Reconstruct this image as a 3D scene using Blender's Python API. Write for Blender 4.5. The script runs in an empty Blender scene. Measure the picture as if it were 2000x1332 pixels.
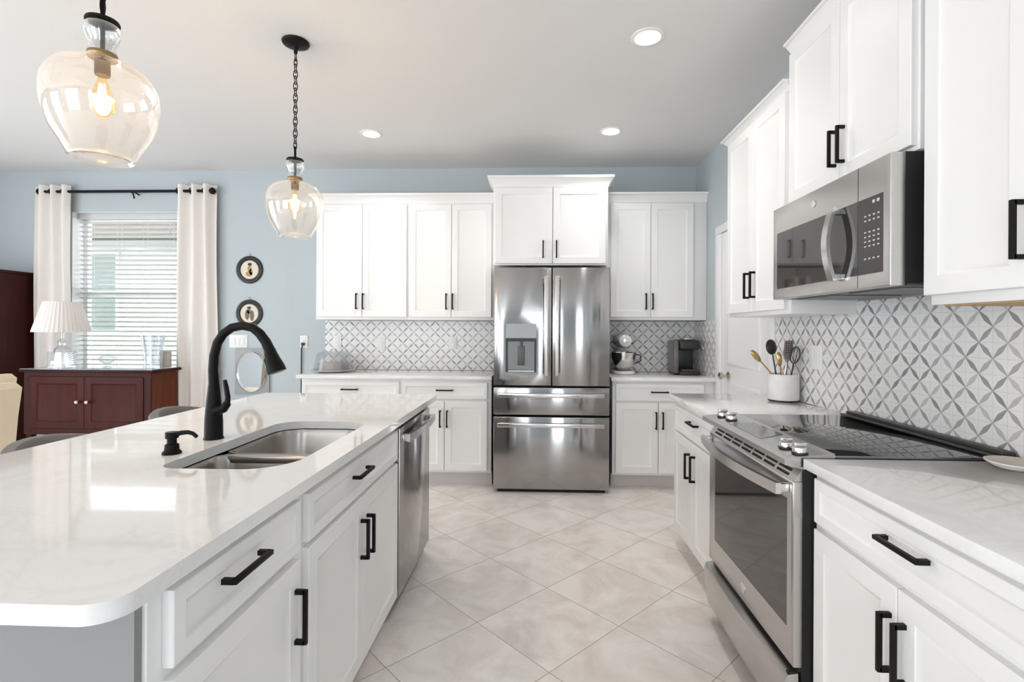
import bpy, bmesh, math, random
from mathutils import Vector, Matrix
random.seed(7)
S = bpy.context.scene
COL = S.collection
PI = math.pi

# ------------------------------------------------------------------ camera
YAW, ROLL, CAMH = 0.03675, 0.00509, 1.2871
c, s = math.cos(YAW), math.sin(YAW)
cr, sr = math.cos(ROLL), math.sin(ROLL)
right, up, fwd = Vector((c, s, 0)), Vector((0, 0, 1)), Vector((-s, c, 0))
ax = cr * right + sr * up
ay = -sr * right + cr * up
cam_d = bpy.data.cameras.new('camera')
cam_d.sensor_width = 36.0
cam_d.lens = 984.35 * 36 / 2000
cam_d.shift_x = -(1015.13 - 1000) / 2000
cam_d.shift_y = -(666 - 642.68) / 2000
cam_d.clip_start = 0.02
cam = bpy.data.objects.new('camera', cam_d)
M = Matrix((ax, ay, -fwd)).transposed().to_4x4()
M.translation = Vector((0, 0, CAMH))
cam.matrix_world = M
COL.objects.link(cam)
S.camera = cam

# ------------------------------------------------------------------ exposure, world, daylight
S.view_settings.view_transform = 'Standard'
S.view_settings.look = 'None'
S.view_settings.gamma = 1
S.view_settings.use_curve_mapping = False
S.view_settings.exposure = 1.3
S.cycles.use_denoising = True
S.cycles.max_bounces = 10
S.cycles.diffuse_bounces = 6
S.cycles.glossy_bounces = 5
S.cycles.transparent_max_bounces = 24
S.cycles.sample_clamp_indirect = 6
S.cycles.caustics_reflective = False
S.cycles.caustics_refractive = False
W = bpy.data.worlds.new('sky')
S.world = W
W.use_nodes = True
wn = W.node_tree
wn.nodes['Background'].inputs[0].default_value = (0.885, 0.945, 1.0, 1)
wn.nodes['Background'].inputs[1].default_value = 2.5

XL, YR, CEIL = -5.7, -4.0, 2.777          # far left wall, wall behind the camera, ceiling height
XW, YW, YD = 1.43, 4.654, 4.684           # range wall, kitchen back wall, dining back wall
OPEN_LEFT = ((.5, 2.9, 0.05, 2.45), (-3.7, -1.0, 0.05, 2.45))       # unseen doors in the left wall, second added for fill light  (y0 y1 z0 z1)
OPEN_REAR = ((-4.0, -1.35, 0.05, 2.45), (0.42, 1.22, 0.05, 2.45))   # unseen doors behind the camera, first added as frontal fill (x0 x1 z0 z1)

def area(name, loc, rot, sx, sy, power=0, portal=False, col=(1, 1, 1), shape='RECTANGLE', parent=None, spread=PI):
    d = bpy.data.lights.new(name, 'AREA')
    d.shape = shape
    d.size = sx
    if shape == 'RECTANGLE':
        d.size_y = sy
    d.energy = power
    d.color = col
    d.spread = spread
    if portal:
        d.cycles.is_portal = True
    o = bpy.data.objects.new(name, d)
    COL.objects.link(o)
    o.location = loc
    o.rotation_euler = rot
    if parent:
        o.parent = parent
    return o

for a, b, z0, z1 in OPEN_LEFT:
    area('daylight_portal', (XL - .02, (a + b) / 2, (z0 + z1) / 2), (0, -PI / 2, 0), z1 - z0, b - a, portal=True)
for a, b, z0, z1 in OPEN_REAR:
    area('daylight_portal', ((a + b) / 2, YR - .02, (z0 + z1) / 2), (PI / 2, 0, 0), b - a, z1 - z0, portal=True)
area('daylight_portal', (-3.96, YD + .2, 1.6), (-PI / 2, 0, 0), 1.0, 1.6, portal=True)

# ------------------------------------------------------------------ materials
def nodes(name):
    m = bpy.data.materials.new(name)
    m.use_nodes = True
    return m, m.node_tree.nodes, m.node_tree.links, m.node_tree.nodes['Principled BSDF']

def math_n(N, L, op, a, b=None, clamp=False):
    n = N.new('ShaderNodeMath')
    n.operation = op
    n.use_clamp = clamp
    for i, v in enumerate((a, b)):
        if v is None:
            continue
        if isinstance(v, (int, float)):
            n.inputs[i].default_value = v
        else:
            L.new(v, n.inputs[i])
    return n.outputs[0]

def mixc(N, L, f, a, b):
    n = N.new('ShaderNodeMix')
    n.data_type = 'RGBA'
    for sock, v in ((n.inputs[0], f), (n.inputs[6], a), (n.inputs[7], b)):
        if isinstance(v, (int, float)):
            sock.default_value = v
        elif isinstance(v, tuple):
            sock.default_value = (*v, 1)
        else:
            L.new(v, sock)
    return n.outputs[2]

def coords(N):
    return N.new('ShaderNodeTexCoord').outputs['Object']

def mat(name, col, rough=.5, metal=0, var=.03, scale=6, bump=0, bscale=60, stretch=None, spec=None, coat=0, aniso=0):
    m, N, L, P = nodes(name)
    tc = N.new('ShaderNodeTexCoord')
    src = tc.outputs['Object']
    if stretch:
        mp = N.new('ShaderNodeMapping')
        mp.inputs['Scale'].default_value = stretch
        L.new(src, mp.inputs[0])
        src = mp.outputs[0]
    nz = N.new('ShaderNodeTexNoise')
    nz.inputs['Scale'].default_value = scale
    nz.inputs['Detail'].default_value = 4
    L.new(src, nz.inputs['Vector'])
    lo = tuple(max(0, v * (1 - var)) for v in col)
    hi = tuple(min(1, v * (1 + var)) for v in col)
    L.new(mixc(N, L, nz.outputs[0], lo, hi), P.inputs['Base Color'])
    P.inputs['Roughness'].default_value = rough
    P.inputs['Metallic'].default_value = metal
    if spec is not None:
        P.inputs['Specular IOR Level'].default_value = spec
    if coat:
        P.inputs['Coat Weight'].default_value = coat
        P.inputs['Coat Roughness'].default_value = .05
    if aniso:
        P.inputs['Anisotropic'].default_value = aniso
        P.inputs['Anisotropic Rotation'].default_value = .25
        t = N.new('ShaderNodeTangent')
        t.direction_type = 'RADIAL'
        t.axis = 'Z'
        L.new(t.outputs[0], P.inputs['Tangent'])
    if bump:
        n2 = N.new('ShaderNodeTexNoise')
        n2.inputs['Scale'].default_value = bscale
        L.new(src, n2.inputs['Vector'])
        bp = N.new('ShaderNodeBump')
        bp.inputs['Strength'].default_value = bump
        bp.inputs['Distance'].default_value = .002
        L.new(n2.outputs[0], bp.inputs['Height'])
        L.new(bp.outputs[0], P.inputs['Normal'])
    return m

def emis(name, col, st):
    m, N, L, P = nodes(name)
    P.inputs['Base Color'].default_value = (*col, 1)
    P.inputs['Emission Color'].default_value = (*col, 1)
    P.inputs['Emission Strength'].default_value = st
    return m

def thin_glass(name, tint=(1, 1, 1), gloss=1.0, edge=.25, edgecol=(.9, .93, .95), rough=0.0, power=4.0, glow_frost=0):
    m, N, L, P = nodes(name)
    N.remove(P)
    out = N['Material Output']
    tr = N.new('ShaderNodeBsdfTransparent')
    tr.inputs[0].default_value = (*tint, 1)
    gl = N.new('ShaderNodeBsdfGlossy')
    gl.inputs['Roughness'].default_value = rough
    gl.inputs[0].default_value = (*edgecol, 1)
    lw = N.new('ShaderNodeLayerWeight')
    lw.inputs[0].default_value = .5
    p = math_n(N, L, 'POWER', lw.outputs['Facing'], power)
    f = math_n(N, L, 'ADD', .045 * gloss, math_n(N, L, 'MULTIPLY', p, edge), True)
    mx = N.new('ShaderNodeMixShader')
    L.new(f, mx.inputs[0])
    L.new(tr.outputs[0], mx.inputs[1])
    L.new(gl.outputs[0], mx.inputs[2])
    last = mx.outputs[0]
    if glow_frost:  # translucent share imitates bulb bloom on pendants, frosting on the dome
        tl = N.new('ShaderNodeBsdfTranslucent')
        tl.inputs[0].default_value = (.95, .93, .9, 1)
        m2 = N.new('ShaderNodeMixShader')
        m2.inputs[0].default_value = glow_frost
        L.new(last, m2.inputs[1])
        L.new(tl.outputs[0], m2.inputs[2])
        last = m2.outputs[0]
    L.new(last, out.inputs[0])
    return m

def floor_mat():
    m, N, L, P = nodes('floor_tile')
    sp = N.new('ShaderNodeSeparateXYZ')
    co = coords(N)
    L.new(co, sp.inputs[0])
    X, Y = sp.outputs[0], sp.outputs[1]
    u = math_n(N, L, 'SUBTRACT', math_n(N, L, 'DIVIDE', math_n(N, L, 'ADD', X, Y), .619), .134)
    v = math_n(N, L, 'ADD', math_n(N, L, 'DIVIDE', math_n(N, L, 'SUBTRACT', Y, X), .619), .02)
    def line(t):
        d = math_n(N, L, 'ABSOLUTE', math_n(N, L, 'SUBTRACT', math_n(N, L, 'FRACT', t), .5))
        return math_n(N, L, 'GREATER_THAN', d, .5 - .0042)
    g = math_n(N, L, 'MAXIMUM', line(u), line(v))
    cb = N.new('ShaderNodeCombineXYZ')
    L.new(math_n(N, L, 'FLOOR', u), cb.inputs[0])
    L.new(math_n(N, L, 'FLOOR', v), cb.inputs[1])
    wn_ = N.new('ShaderNodeTexWhiteNoise')
    L.new(cb.outputs[0], wn_.inputs['Vector'])
    off = N.new('ShaderNodeVectorMath')
    off.operation = 'MULTIPLY_ADD'
    L.new(wn_.outputs['Color'], off.inputs[0])
    off.inputs[1].default_value = (9, 9, 9)
    L.new(co, off.inputs[2])
    nz = N.new('ShaderNodeTexNoise')
    nz.inputs['Scale'].default_value = 4.5
    nz.inputs['Detail'].default_value = 8
    nz.inputs['Roughness'].default_value = .62
    nz.inputs['Distortion'].default_value = .6
    L.new(off.outputs[0], nz.inputs['Vector'])
    rp = N.new('ShaderNodeValToRGB')
    rp.color_ramp.elements[0].position = .33
    rp.color_ramp.elements[0].color = (.70, .63, .585, 1)
    rp.color_ramp.elements[1].position = .6
    rp.color_ramp.elements[1].color = (.90, .85, .81, 1)
    L.new(nz.outputs[0], rp.inputs[0])
    tone = mixc(N, L, math_n(N, L, 'MULTIPLY', wn_.outputs[0], .22), rp.outputs[0], (.83, .78, .74))
    L.new(mixc(N, L, g, tone, (.43, .38, .34)), P.inputs['Base Color'])
    P.inputs['Roughness'].default_value = .34
    bp = N.new('ShaderNodeBump')
    bp.inputs['Strength'].default_value = .25
    bp.inputs['Distance'].default_value = .002
    bp.invert = True
    L.new(g, bp.inputs['Height'])
    L.new(bp.outputs[0], P.inputs['Normal'])
    return m

def star_tile(name, axis, off_u=0., off_v=0., pitch=.0503):
    """white marble mosaic with grey petals running along the diagonals of a square lattice"""
    m, N, L, P = nodes(name)
    sp = N.new('ShaderNodeSeparateXYZ')
    co = coords(N)
    L.new(co, sp.inputs[0])
    U = math_n(N, L, 'DIVIDE', math_n(N, L, 'SUBTRACT', sp.outputs[axis], off_u), pitch)
    V = math_n(N, L, 'DIVIDE', math_n(N, L, 'SUBTRACT', sp.outputs[2], off_v), pitch)
    a_ = math_n(N, L, 'MULTIPLY', math_n(N, L, 'ADD', U, V), .5)
    b_ = math_n(N, L, 'MULTIPLY', math_n(N, L, 'SUBTRACT', U, V), .5)
    def petal(al, ac, seed):
        rc = math_n(N, L, 'ROUND', ac)
        dist = math_n(N, L, 'ABSOLUTE', math_n(N, L, 'SUBTRACT', ac, rc))
        fa = math_n(N, L, 'FRACT', al)
        t = math_n(N, L, 'SUBTRACT', 1.0, math_n(N, L, 'ABSOLUTE', math_n(N, L, 'SUBTRACT', math_n(N, L, 'MULTIPLY', fa, 2), 1)))
        w = math_n(N, L, 'ADD', math_n(N, L, 'MULTIPLY', math_n(N, L, 'POWER', t, .8), .118), .010)
        inside = math_n(N, L, 'LESS_THAN', dist, w)
        cb = N.new('ShaderNodeCombineXYZ')
        L.new(math_n(N, L, 'FLOOR', al), cb.inputs[0])
        L.new(rc, cb.inputs[1])
        cb.inputs[2].default_value = seed
        wn_ = N.new('ShaderNodeTexWhiteNoise')
        L.new(cb.outputs[0], wn_.inputs['Vector'])
        return inside, wn_.outputs[0]
    i1, r1 = petal(a_, b_, 1.0)
    i2, r2 = petal(b_, a_, 5.0)
    def gl(t):
        d = math_n(N, L, 'ABSOLUTE', math_n(N, L, 'SUBTRACT', math_n(N, L, 'FRACT', t), .5))
        return math_n(N, L, 'GREATER_THAN', d, .5 - .016)
    grid = math_n(N, L, 'MAXIMUM', gl(U), gl(V))
    nz = N.new('ShaderNodeTexNoise')
    nz.inputs['Scale'].default_value = 14
    nz.inputs['Detail'].default_value = 6
    L.new(co, nz.inputs['Vector'])
    white = mixc(N, L, nz.outputs[0], (.77, .76, .75), (.90, .89, .885))
    white = mixc(N, L, grid, white, (.66, .65, .645))
    def grey(r):
        return mixc(N, L, r, (.27, .265, .265), (.56, .55, .55))
    colr = mixc(N, L, i1, white, grey(r1))
    colr = mixc(N, L, i2, colr, grey(r2))
    L.new(colr, P.inputs['Base Color'])
    P.inputs['Roughness'].default_value = .25
    return m

def wood(name, lo, hi, rough=.45, stretch=(3, 3, .35)):
    m, N, L, P = nodes(name)
    tc = coords(N)
    mp = N.new('ShaderNodeMapping')
    mp.inputs['Scale'].default_value = stretch
    L.new(tc, mp.inputs[0])
    nz = N.new('ShaderNodeTexNoise')
    nz.inputs['Scale'].default_value = 9
    nz.inputs['Detail'].default_value = 7
    nz.inputs['Distortion'].default_value = 1.2
    L.new(mp.outputs[0], nz.inputs['Vector'])
    L.new(mixc(N, L, nz.outputs[0], lo, hi), P.inputs['Base Color'])
    P.inputs['Roughness'].default_value = rough
    P.inputs['Specular IOR Level'].default_value = .15
    return m

def quartz(name):
    m, N, L, P = nodes(name)
    tc = coords(N)
    nz = N.new('ShaderNodeTexNoise')
    nz.inputs['Scale'].default_value = 3.2
    nz.inputs['Detail'].default_value = 9
    nz.inputs['Roughness'].default_value = .65
    nz.inputs['Distortion'].default_value = 1.5
    L.new(tc, nz.inputs['Vector'])
    vein = math_n(N, L, 'ABSOLUTE', math_n(N, L, 'SUBTRACT', nz.outputs[0], .5))
    rp = N.new('ShaderNodeValToRGB')
    rp.color_ramp.elements[0].position = 0
    rp.color_ramp.elements[0].color = (.785, .775, .765, 1)
    rp.color_ramp.elements[1].position = .06
    rp.color_ramp.elements[1].color = (.82, .815, .805, 1)
    L.new(vein, rp.inputs[0])
    n2 = N.new('ShaderNodeTexNoise')
    n2.inputs['Scale'].default_value = 45
    n2.inputs['Detail'].default_value = 3
    L.new(tc, n2.inputs['Vector'])
    f = math_n(N, L, 'MULTIPLY', math_n(N, L, 'GREATER_THAN', n2.outputs[0], .66), .18)
    L.new(mixc(N, L, f, rp.outputs[0], (.68, .66, .63)), P.inputs['Base Color'])
    P.inputs['Roughness'].default_value = .05
    return m

WHITE = mat('white_cabinet_paint', (.84, .835, .825), .32, var=.012, scale=3)
TRIMW = mat('white_trim_paint', (.84, .84, .84), .35, var=.01)
WALL = mat('blue_grey_wall_paint', (.49, .54, .565), .75, var=.02, scale=2, bump=.06, bscale=180)
CEILM = mat('ceiling_paint', (.76, .755, .745), .85, var=.015, scale=3, bump=.25, bscale=110)
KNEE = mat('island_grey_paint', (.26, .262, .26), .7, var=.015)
FLOORM = floor_mat()
TILE_B = star_tile('star_tile_back', 0, .0, .9)
TILE_R = star_tile('star_tile_range', 1, .02, .9)
QUARTZ = quartz('white_quartz')
BLACK = mat('matte_black_metal', (.010, .0095, .009), .45, var=.1, spec=.12)
FAUCET = mat('oil_rubbed_bronze', (.009, .008, .0075), .35, var=.2, spec=.1)
STEEL = mat('stainless_steel', (.56, .545, .53), .27, metal=1, var=.05, scale=30, stretch=(.4, .4, 14), aniso=.5)
DSTEEL = mat('dark_stainless_steel', (.40, .39, .385), .14, metal=1, var=.05, scale=30, stretch=(.4, .4, 14), aniso=.9)
HANDLE = mat('satin_handle_steel', (.66, .645, .63), .24, metal=1, var=.04, scale=20)
BRIGHT = mat('polished_steel', (.78, .76, .74), .16, metal=1, var=.03)
SINKM = mat('brushed_sink_steel', (.40, .37, .34), .27, metal=1, var=.06, scale=20, stretch=(12, 12, .5))
BLKGLASS = mat('black_glass', (.012, .011, .011), .03, var=.05, spec=1.0)
BLKGLASS.node_tree.nodes['Principled BSDF'].inputs['IOR'].default_value = 2.0
OVENGLASS = mat('oven_door_glass', (.035, .031, .029), .04, var=.05, spec=.9)
BLKPLAST = mat('black_plastic', (.02, .02, .02), .35, var=.1)
DGREY = mat('dark_grey_plastic', (.10, .095, .095), .35, var=.08)
SHADOW = mat('dark_cavity', (.012, .012, .012), .8, var=.1)
CHERRY = wood('cherry_wood', (.024, .0035, .002), (.085, .013, .007))
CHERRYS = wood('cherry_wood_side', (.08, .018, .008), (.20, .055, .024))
HUTCHW = wood('dark_cherry_wood', (.020, .004, .003), (.062, .012, .008))
CURT = mat('ivory_curtain_fabric', (.83, .785, .745), .9, var=.03, scale=40, bump=.15, bscale=400)
SHADE = mat('pleated_shade_fabric', (.80, .74, .70), .85, var=.02, scale=40)
CREAM = mat('cream_upholstery', (.85, .74, .56), .8, var=.03, scale=30, bump=.1, bscale=300)
STOOLF = mat('grey_upholstery', (.19, .187, .185), .75, var=.05, scale=40, bump=.1, bscale=300)
PLATE = mat('white_plastic_plate', (.82, .82, .81), .4, var=.01)
NICKEL = mat('satin_nickel', (.62, .57, .51), .25, metal=1, var=.05)
BRASS = mat('aged_brass', (.30, .22, .12), .35, metal=1, var=.1)
GLASS = thin_glass('clear_glass', tint=(.97, .97, .965), gloss=2.0, edge=1.0, edgecol=(1, 1, 1), power=3.0, glow_frost=.026)  # translucent share puts the bulb's bloom into the glass
GLASSN = thin_glass('thick_neck_glass', tint=(.93, .94, .94), gloss=3.5, edge=1.0, edgecol=(1, 1, 1), power=1.8)
CRYSTAL = thin_glass('cut_crystal', tint=(.95, .96, .97), gloss=4.5, edge=.8, rough=.05, power=2.5)
PANE = thin_glass('window_pane_glass', gloss=.8, edge=0)
DOME = thin_glass('frosted_dome_plastic', tint=(.86, .87, .88), gloss=2.2, edge=.4, rough=.25, glow_frost=.16)
BULBG = thin_glass('amber_bulb_glass', tint=(1, .86, .62), gloss=.7, edge=.5, edgecol=(1, .85, .6))
FILA = emis('glowing_filament', (1, .60, .22), 60)
CANL = emis('downlight_lens', (1, .97, .93), 9)
MIRROR = mat('mirror_glass', (.80, .80, .80), .02, metal=1, var=.005)
GREYP = mat('grey_frame_paint', (.36, .37, .38), .5, var=.03)
MARBLE = mat('white_marble', (.76, .74, .725), .35, var=.16, scale=14)
SILIC = mat('taupe_silicone', (.25, .20, .18), .6, var=.05)
GOLDM = mat('gold_metal', (.55, .38, .16), .3, metal=1, var=.15, scale=20)
CERAM = mat('white_glazed_ceramic', (.80, .79, .77), .15, var=.02)
TANC = mat('tan_glazed_ceramic', (.62, .55, .47), .25, var=.05)
CAKE = mat('grey_brown_cake', (.42, .38, .36), .8, var=.1, scale=20)
BLINDM = mat('shaded_white_blind', (.62, .62, .615), .5, var=.01)  # white blind, colour greyed to stand in for its backlit shade
STUCCO = mat('neighbour_stucco', (.43, .42, .40), .9, var=.03, scale=3, bump=.3, bscale=80)
EAVE = mat('brown_eave_board', (.10, .08, .065), .7, var=.05)
GREENGL = mat('greenish_window_glass', (.10, .135, .12), .15, var=.08)
LAWN = mat('side_yard_grass', (.16, .22, .10), .9, var=.3, scale=30)
DISPLAY = mat('range_touch_display', (.20, .215, .235), .08, var=.05)
LEGEND = emis('keypad_legend', (.45, .45, .45), .12)
PANLEG = emis('panel_legend', (.30, .31, .33), .05)
PICT = mat('ivory_picture', (.74, .66, .56), .5, var=.05, scale=30)
FIG1 = mat('golden_figure', (.42, .27, .10), .5, var=.25, scale=60)
FIG2 = mat('brown_figure', (.17, .12, .07), .5, var=.35, scale=60)
WARMWOOD = mat('natural_cabinet_underside', (.55, .36, .18), .6, var=.08, scale=20)

# ------------------------------------------------------------------ mesh helpers
class MB:
    def __init__(self):
        self.bm = bmesh.new()

    def box(self, x0, x1, y0, y1, z0, z1, bev=0, seg=2):
        if x0 > x1: x0, x1 = x1, x0
        if y0 > y1: y0, y1 = y1, y0
        if z0 > z1: z0, z1 = z1, z0
        mtx = Matrix.Translation(((x0 + x1) / 2, (y0 + y1) / 2, (z0 + z1) / 2)) @ Matrix.Diagonal((x1 - x0, y1 - y0, z1 - z0, 1))
        r = bmesh.ops.create_cube(self.bm, size=1, matrix=mtx)
        if bev:
            es = list({e for v in r['verts'] for e in v.link_edges})
            bmesh.ops.bevel(self.bm, geom=es, offset=bev, segments=seg, affect='EDGES', profile=.5)
        return self

    def rings(self, rings, cap0=True, cap1=True, closed=True):
        vs = [[self.bm.verts.new(p) for p in r] for r in rings]
        n = len(vs[0])
        for A, B in zip(vs, vs[1:]):
            for i in range(n if closed else n - 1):
                j = (i + 1) % n
                try:
                    self.bm.faces.new((A[i], A[j], B[j], B[i]))
                except ValueError:
                    pass
        if cap0: self.bm.faces.new(vs[0])
        if cap1: self.bm.faces.new(vs[-1][::-1])
        return self

    def lathe(self, prof, cx=0, cy=0, cz=0, n=32, cap0=False, cap1=False, mtx=None, ripple=None):
        """prof: list of (radius, height) turned about z"""
        rr = []
        for r, z in prof:
            ring = []
            for i in range(n):
                t = 2 * PI * i / n
                k = r * (1 + (ripple[1] * math.cos(ripple[0] * t) if ripple else 0))
                p = Vector((k * math.cos(t), k * math.sin(t), z))
                if mtx: p = mtx @ p
                ring.append((p.x + cx, p.y + cy, p.z + cz))
            rr.append(ring)
        return self.rings(rr, cap0, cap1)

    def cyl(self, p0, p1, r0, r1=None, n=20):
        return self.tube([p0, p1], [r0, r0 if r1 is None else r1], n)

    def tube(self, pts, rad, n=14, cap=True, closed=False):
        pts = [Vector(p) for p in pts]
        if not isinstance(rad, (list, tuple)):
            rad = [rad] * len(pts)
        rr = []
        prev = None
        for i, p in enumerate(pts):
            if closed:
                d = pts[(i + 1) % len(pts)] - pts[i - 1]
            else:
                d = pts[min(i + 1, len(pts) - 1)] - pts[max(i - 1, 0)]
            d.normalize()
            if prev is None:
                u = d.orthogonal().normalized()
            else:
                u = (prev - d * prev.dot(d)).normalized()
            prev = u
            v = d.cross(u)
            rr.append([p + rad[i] * (math.cos(2 * PI * k / n) * u + math.sin(2 * PI * k / n) * v) for k in range(n)])
        if closed:
            rr.append(rr[0])
            vs = [[self.bm.verts.new(q) for q in r] for r in rr[:-1]]
            vs.append(vs[0])
            for A, B in zip(vs, vs[1:]):
                for i in range(n):
                    j = (i + 1) % n
                    self.bm.faces.new((A[i], A[j], B[j], B[i]))
            return self
        return self.rings(rr, cap, cap)

    def prism(self, poly, f0, f1):
        """poly: 2d points; f0/f1 map a 2d point to 3d for the two ends"""
        return self.rings([[f0(*q) for q in poly], [f1(*q) for q in poly]])

    def build(self, name, m, parent=None, smooth=True):
        bm = self.bm
        bmesh.ops.recalc_face_normals(bm, faces=bm.faces[:])
        if smooth:
            for f in bm.faces: f.smooth = True
            for e in bm.edges:
                if len(e.link_faces) == 2 and e.calc_face_angle(0) > math.radians(34):
                    e.smooth = False
        root = parent
        off = Vector((0, 0, 0))
        while root is not None:
            off += root.location
            root = root.parent
        if off.length:
            bmesh.ops.translate(bm, verts=bm.verts[:], vec=-off)
        me = bpy.data.meshes.new(name)
        bm.to_mesh(me)
        bm.free()
        me.materials.append(m)
        o = bpy.data.objects.new(name, me)
        COL.objects.link(o)
        if parent: o.parent = parent
        return o

def thing(name, label, cat, loc=(0, 0, 0), group=None):
    o = bpy.data.objects.new(name, None)
    o.empty_display_size = .05
    COL.objects.link(o)
    o.location = loc
    return tag(o, label, cat, group)

def tag(o, label, cat, group=None):
    o['label'] = label
    o['category'] = cat
    if group: o['group'] = group
    return o

def struct(o):
    o['kind'] = 'structure'
    return o

def dup(root, loc, label=None, rotz=None):
    r = root.copy()
    COL.objects.link(r)
    r.location = loc
    if rotz is not None: r.rotation_euler = (0, 0, rotz)
    if label: r['label'] = label
    for ch in list(root.children):
        k = ch.copy()
        COL.objects.link(k)
        k.parent = r
        for g in list(ch.children):
            d = g.copy()
            COL.objects.link(d)
            d.parent = k
    return r

class Fr:
    """a wall-like frame: u runs along it, n points out of it"""
    def __init__(self, kind, base):
        self.k, self.b = kind, base

    def pt(self, u, n, z):
        if self.k == 'back': return (u, self.b - n, z)
        if self.k == 'right': return (self.b - n, u, z)
        return (self.b + n, u, z)                       # island, faces +x

    def box(self, mb, u0, u1, n0, n1, z0, z1, bev=0):
        p, q = self.pt(u0, n0, z0), self.pt(u1, n1, z1)
        mb.box(p[0], q[0], p[1], q[1], p[2], q[2], bev)

    def panel(self, mb, u0, u1, z0, z1, n0, t=.02, st=.055):
        rg = []
        for ins, n in ((0, n0), (0, n0 + t - .002), (.002, n0 + t), (st, n0 + t), (st + .004, n0 + t - .004), (st + .014, n0 + t - .007), (st + .020, n0 + t - .0085)):
            rg.append([self.pt(u0 + ins, n, z0 + ins), self.pt(u1 - ins, n, z0 + ins), self.pt(u1 - ins, n, z1 - ins), self.pt(u0 + ins, n, z1 - ins)])
        mb.rings(rg)

    def pull(self, u, z, n, vert=True, L=.137):
        mb = MB()
        h, w, pr = L / 2, .0052, .031
        if vert:
            self.box(mb, u - w, u + w, n + pr - .011, n + pr, z - h, z + h, .0012)
            for sg in (-1, 1):
                self.box(mb, u - w, u + w, n, n + pr - .006, z + sg * (h - .0055) - .0055, z + sg * (h - .0055) + .0055)
        else:
            self.box(mb, u - h, u + h, n + pr - .011, n + pr, z - w, z + w, .0012)
            for sg in (-1, 1):
                self.box(mb, u + sg * (h - .0055) - .0055, u + sg * (h - .0055) + .0055, n, n + pr - .006, z - w, z + w)
        return mb

    def crown(self, mb, u0, u1, z0, z1, proj, ret0=True, ret1=True, depth=.30):
        """crown moulding: profile swept along u, with returns to the wall at each end"""
        h = z1 - z0
        prof = [(0, 0), (.006, 0), (.010, h * .22), (proj * .55, h * .55), (proj * .72, h * .72), (proj * .92, h * .76), (proj, h * .80), (proj, h), (0, h)]
        path = []
        if ret0: path.append((u0, -depth, -1, 0))
        path.append((u0, 0, -1 if ret0 else 0, 1))
        path.append((u1, 0, 1 if ret1 else 0, 1))
        if ret1: path.append((u1, -depth, 1, 0))
        rg = []
        for (u, n, du, dn) in path:
            rg.append([self.pt(u + du * p, n + dn * p, z0 + q) for p, q in prof])
        mb.rings(rg)

def cabinet(name, label, cat, fr, u0, u1, z0, z1, depth, fronts, group, toe=0, crown=None, t=.02, stile=.052, under=None, rail=None):
    p = fr.pt((u0 + u1) / 2, -depth / 2, 0 if toe else z0)
    root = thing(name, label, cat, p, group)
    mb = MB()
    fr.box(mb, u0, u1, -depth, 0, z0, z1, .0015)
    mb.build('carcass', WHITE, root)
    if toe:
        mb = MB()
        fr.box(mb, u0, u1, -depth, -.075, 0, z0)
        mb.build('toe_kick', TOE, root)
    if rail:
        mb = MB()
        fr.box(mb, u0 + .004, u1 - .004, -.018, -.001, z0 - rail, z0)
        mb.build('light_rail', WHITE, root)
    if under:
        mb = MB()
        fr.box(mb, u0 + .02, u1 - .02, -depth + .005, -.02, z0 - .003, z0 - .0002)
        mb.build('underside', under, root)
    if crown:
        mb = MB()
        fr.crown(mb, crown[0], crown[1], crown[2], crown[3], crown[4], crown[5], crown[6], depth)
        mb.build('crown_moulding', WHITE, root)
    for f in fronts:
        kind, a, b_, c_, d_ = f[:5]
        mb = MB()
        fr.panel(mb, a, b_, c_, d_, .0005, t, stile if kind == 'door' else .030)
        o = mb.build(kind, WHITE, root)
        if len(f) > 5:
            hu, hz, vert = f[5:8]
            fr.pull(hu, hz, .0005 + t, vert).build('handle', BLACK, o)
    return root

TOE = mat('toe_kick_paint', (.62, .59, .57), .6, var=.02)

# ------------------------------------------------------------------ room shell
mb = MB(); mb.box(XL - .15, XW + .15, YR - .15, YD + .15, -.12, 0)
struct(mb.build('floor', FLOORM))
mb = MB(); mb.box(XL - .15, XW + .15, YR - .15, YD + .15, CEIL, CEIL + .12)
struct(mb.build('ceiling', CEILM))
WX0, WX1, WZ0, WZ1 = -4.485, -3.445, .80, 2.392           # dining window opening
JOG = -2.306
mb = MB()
mb.box(JOG, XW + .15, YW, YW + .18, 0, CEIL)
mb.box(XL, WX0, YD, YD + .15, 0, CEIL)
mb.box(WX1, JOG, YD, YD + .15, 0, CEIL)
mb.box(WX0, WX1, YD, YD + .15, 0, WZ0)
mb.box(WX0, WX1, YD, YD + .15, WZ1, CEIL)
struct(mb.build('wall_back', WALL, smooth=False))
mb = MB(); mb.box(XW, XW + .15, YR, YW, 0, CEIL)
struct(mb.build('wall_right', WALL, smooth=False))
mb = MB()
ys = [YR] + [v for o in sorted(OPEN_LEFT) for v in o[:2]] + [YD + .15]
for i in range(0, len(ys), 2):
    mb.box(XL - .15, XL, ys[i], ys[i + 1], 0, CEIL)
for a, b, z0, z1 in OPEN_LEFT:
    mb.box(XL - .15, XL, a, b, 0, z0); mb.box(XL - .15, XL, a, b, z1, CEIL)
struct(mb.build('wall_left', WALL, smooth=False))
mb = MB()
xs = [XL] + [v for o in OPEN_REAR for v in o[:2]] + [XW]
for i in range(0, len(xs), 2):
    mb.box(xs[i], xs[i + 1], YR - .15, YR, 0, CEIL)
for a, b, z0, z1 in OPEN_REAR:
    mb.box(a, b, YR - .15, YR, 0, z0); mb.box(a, b, YR - .15, YR, z1, CEIL)
struct(mb.build('wall_front', WALL, smooth=False))

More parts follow.
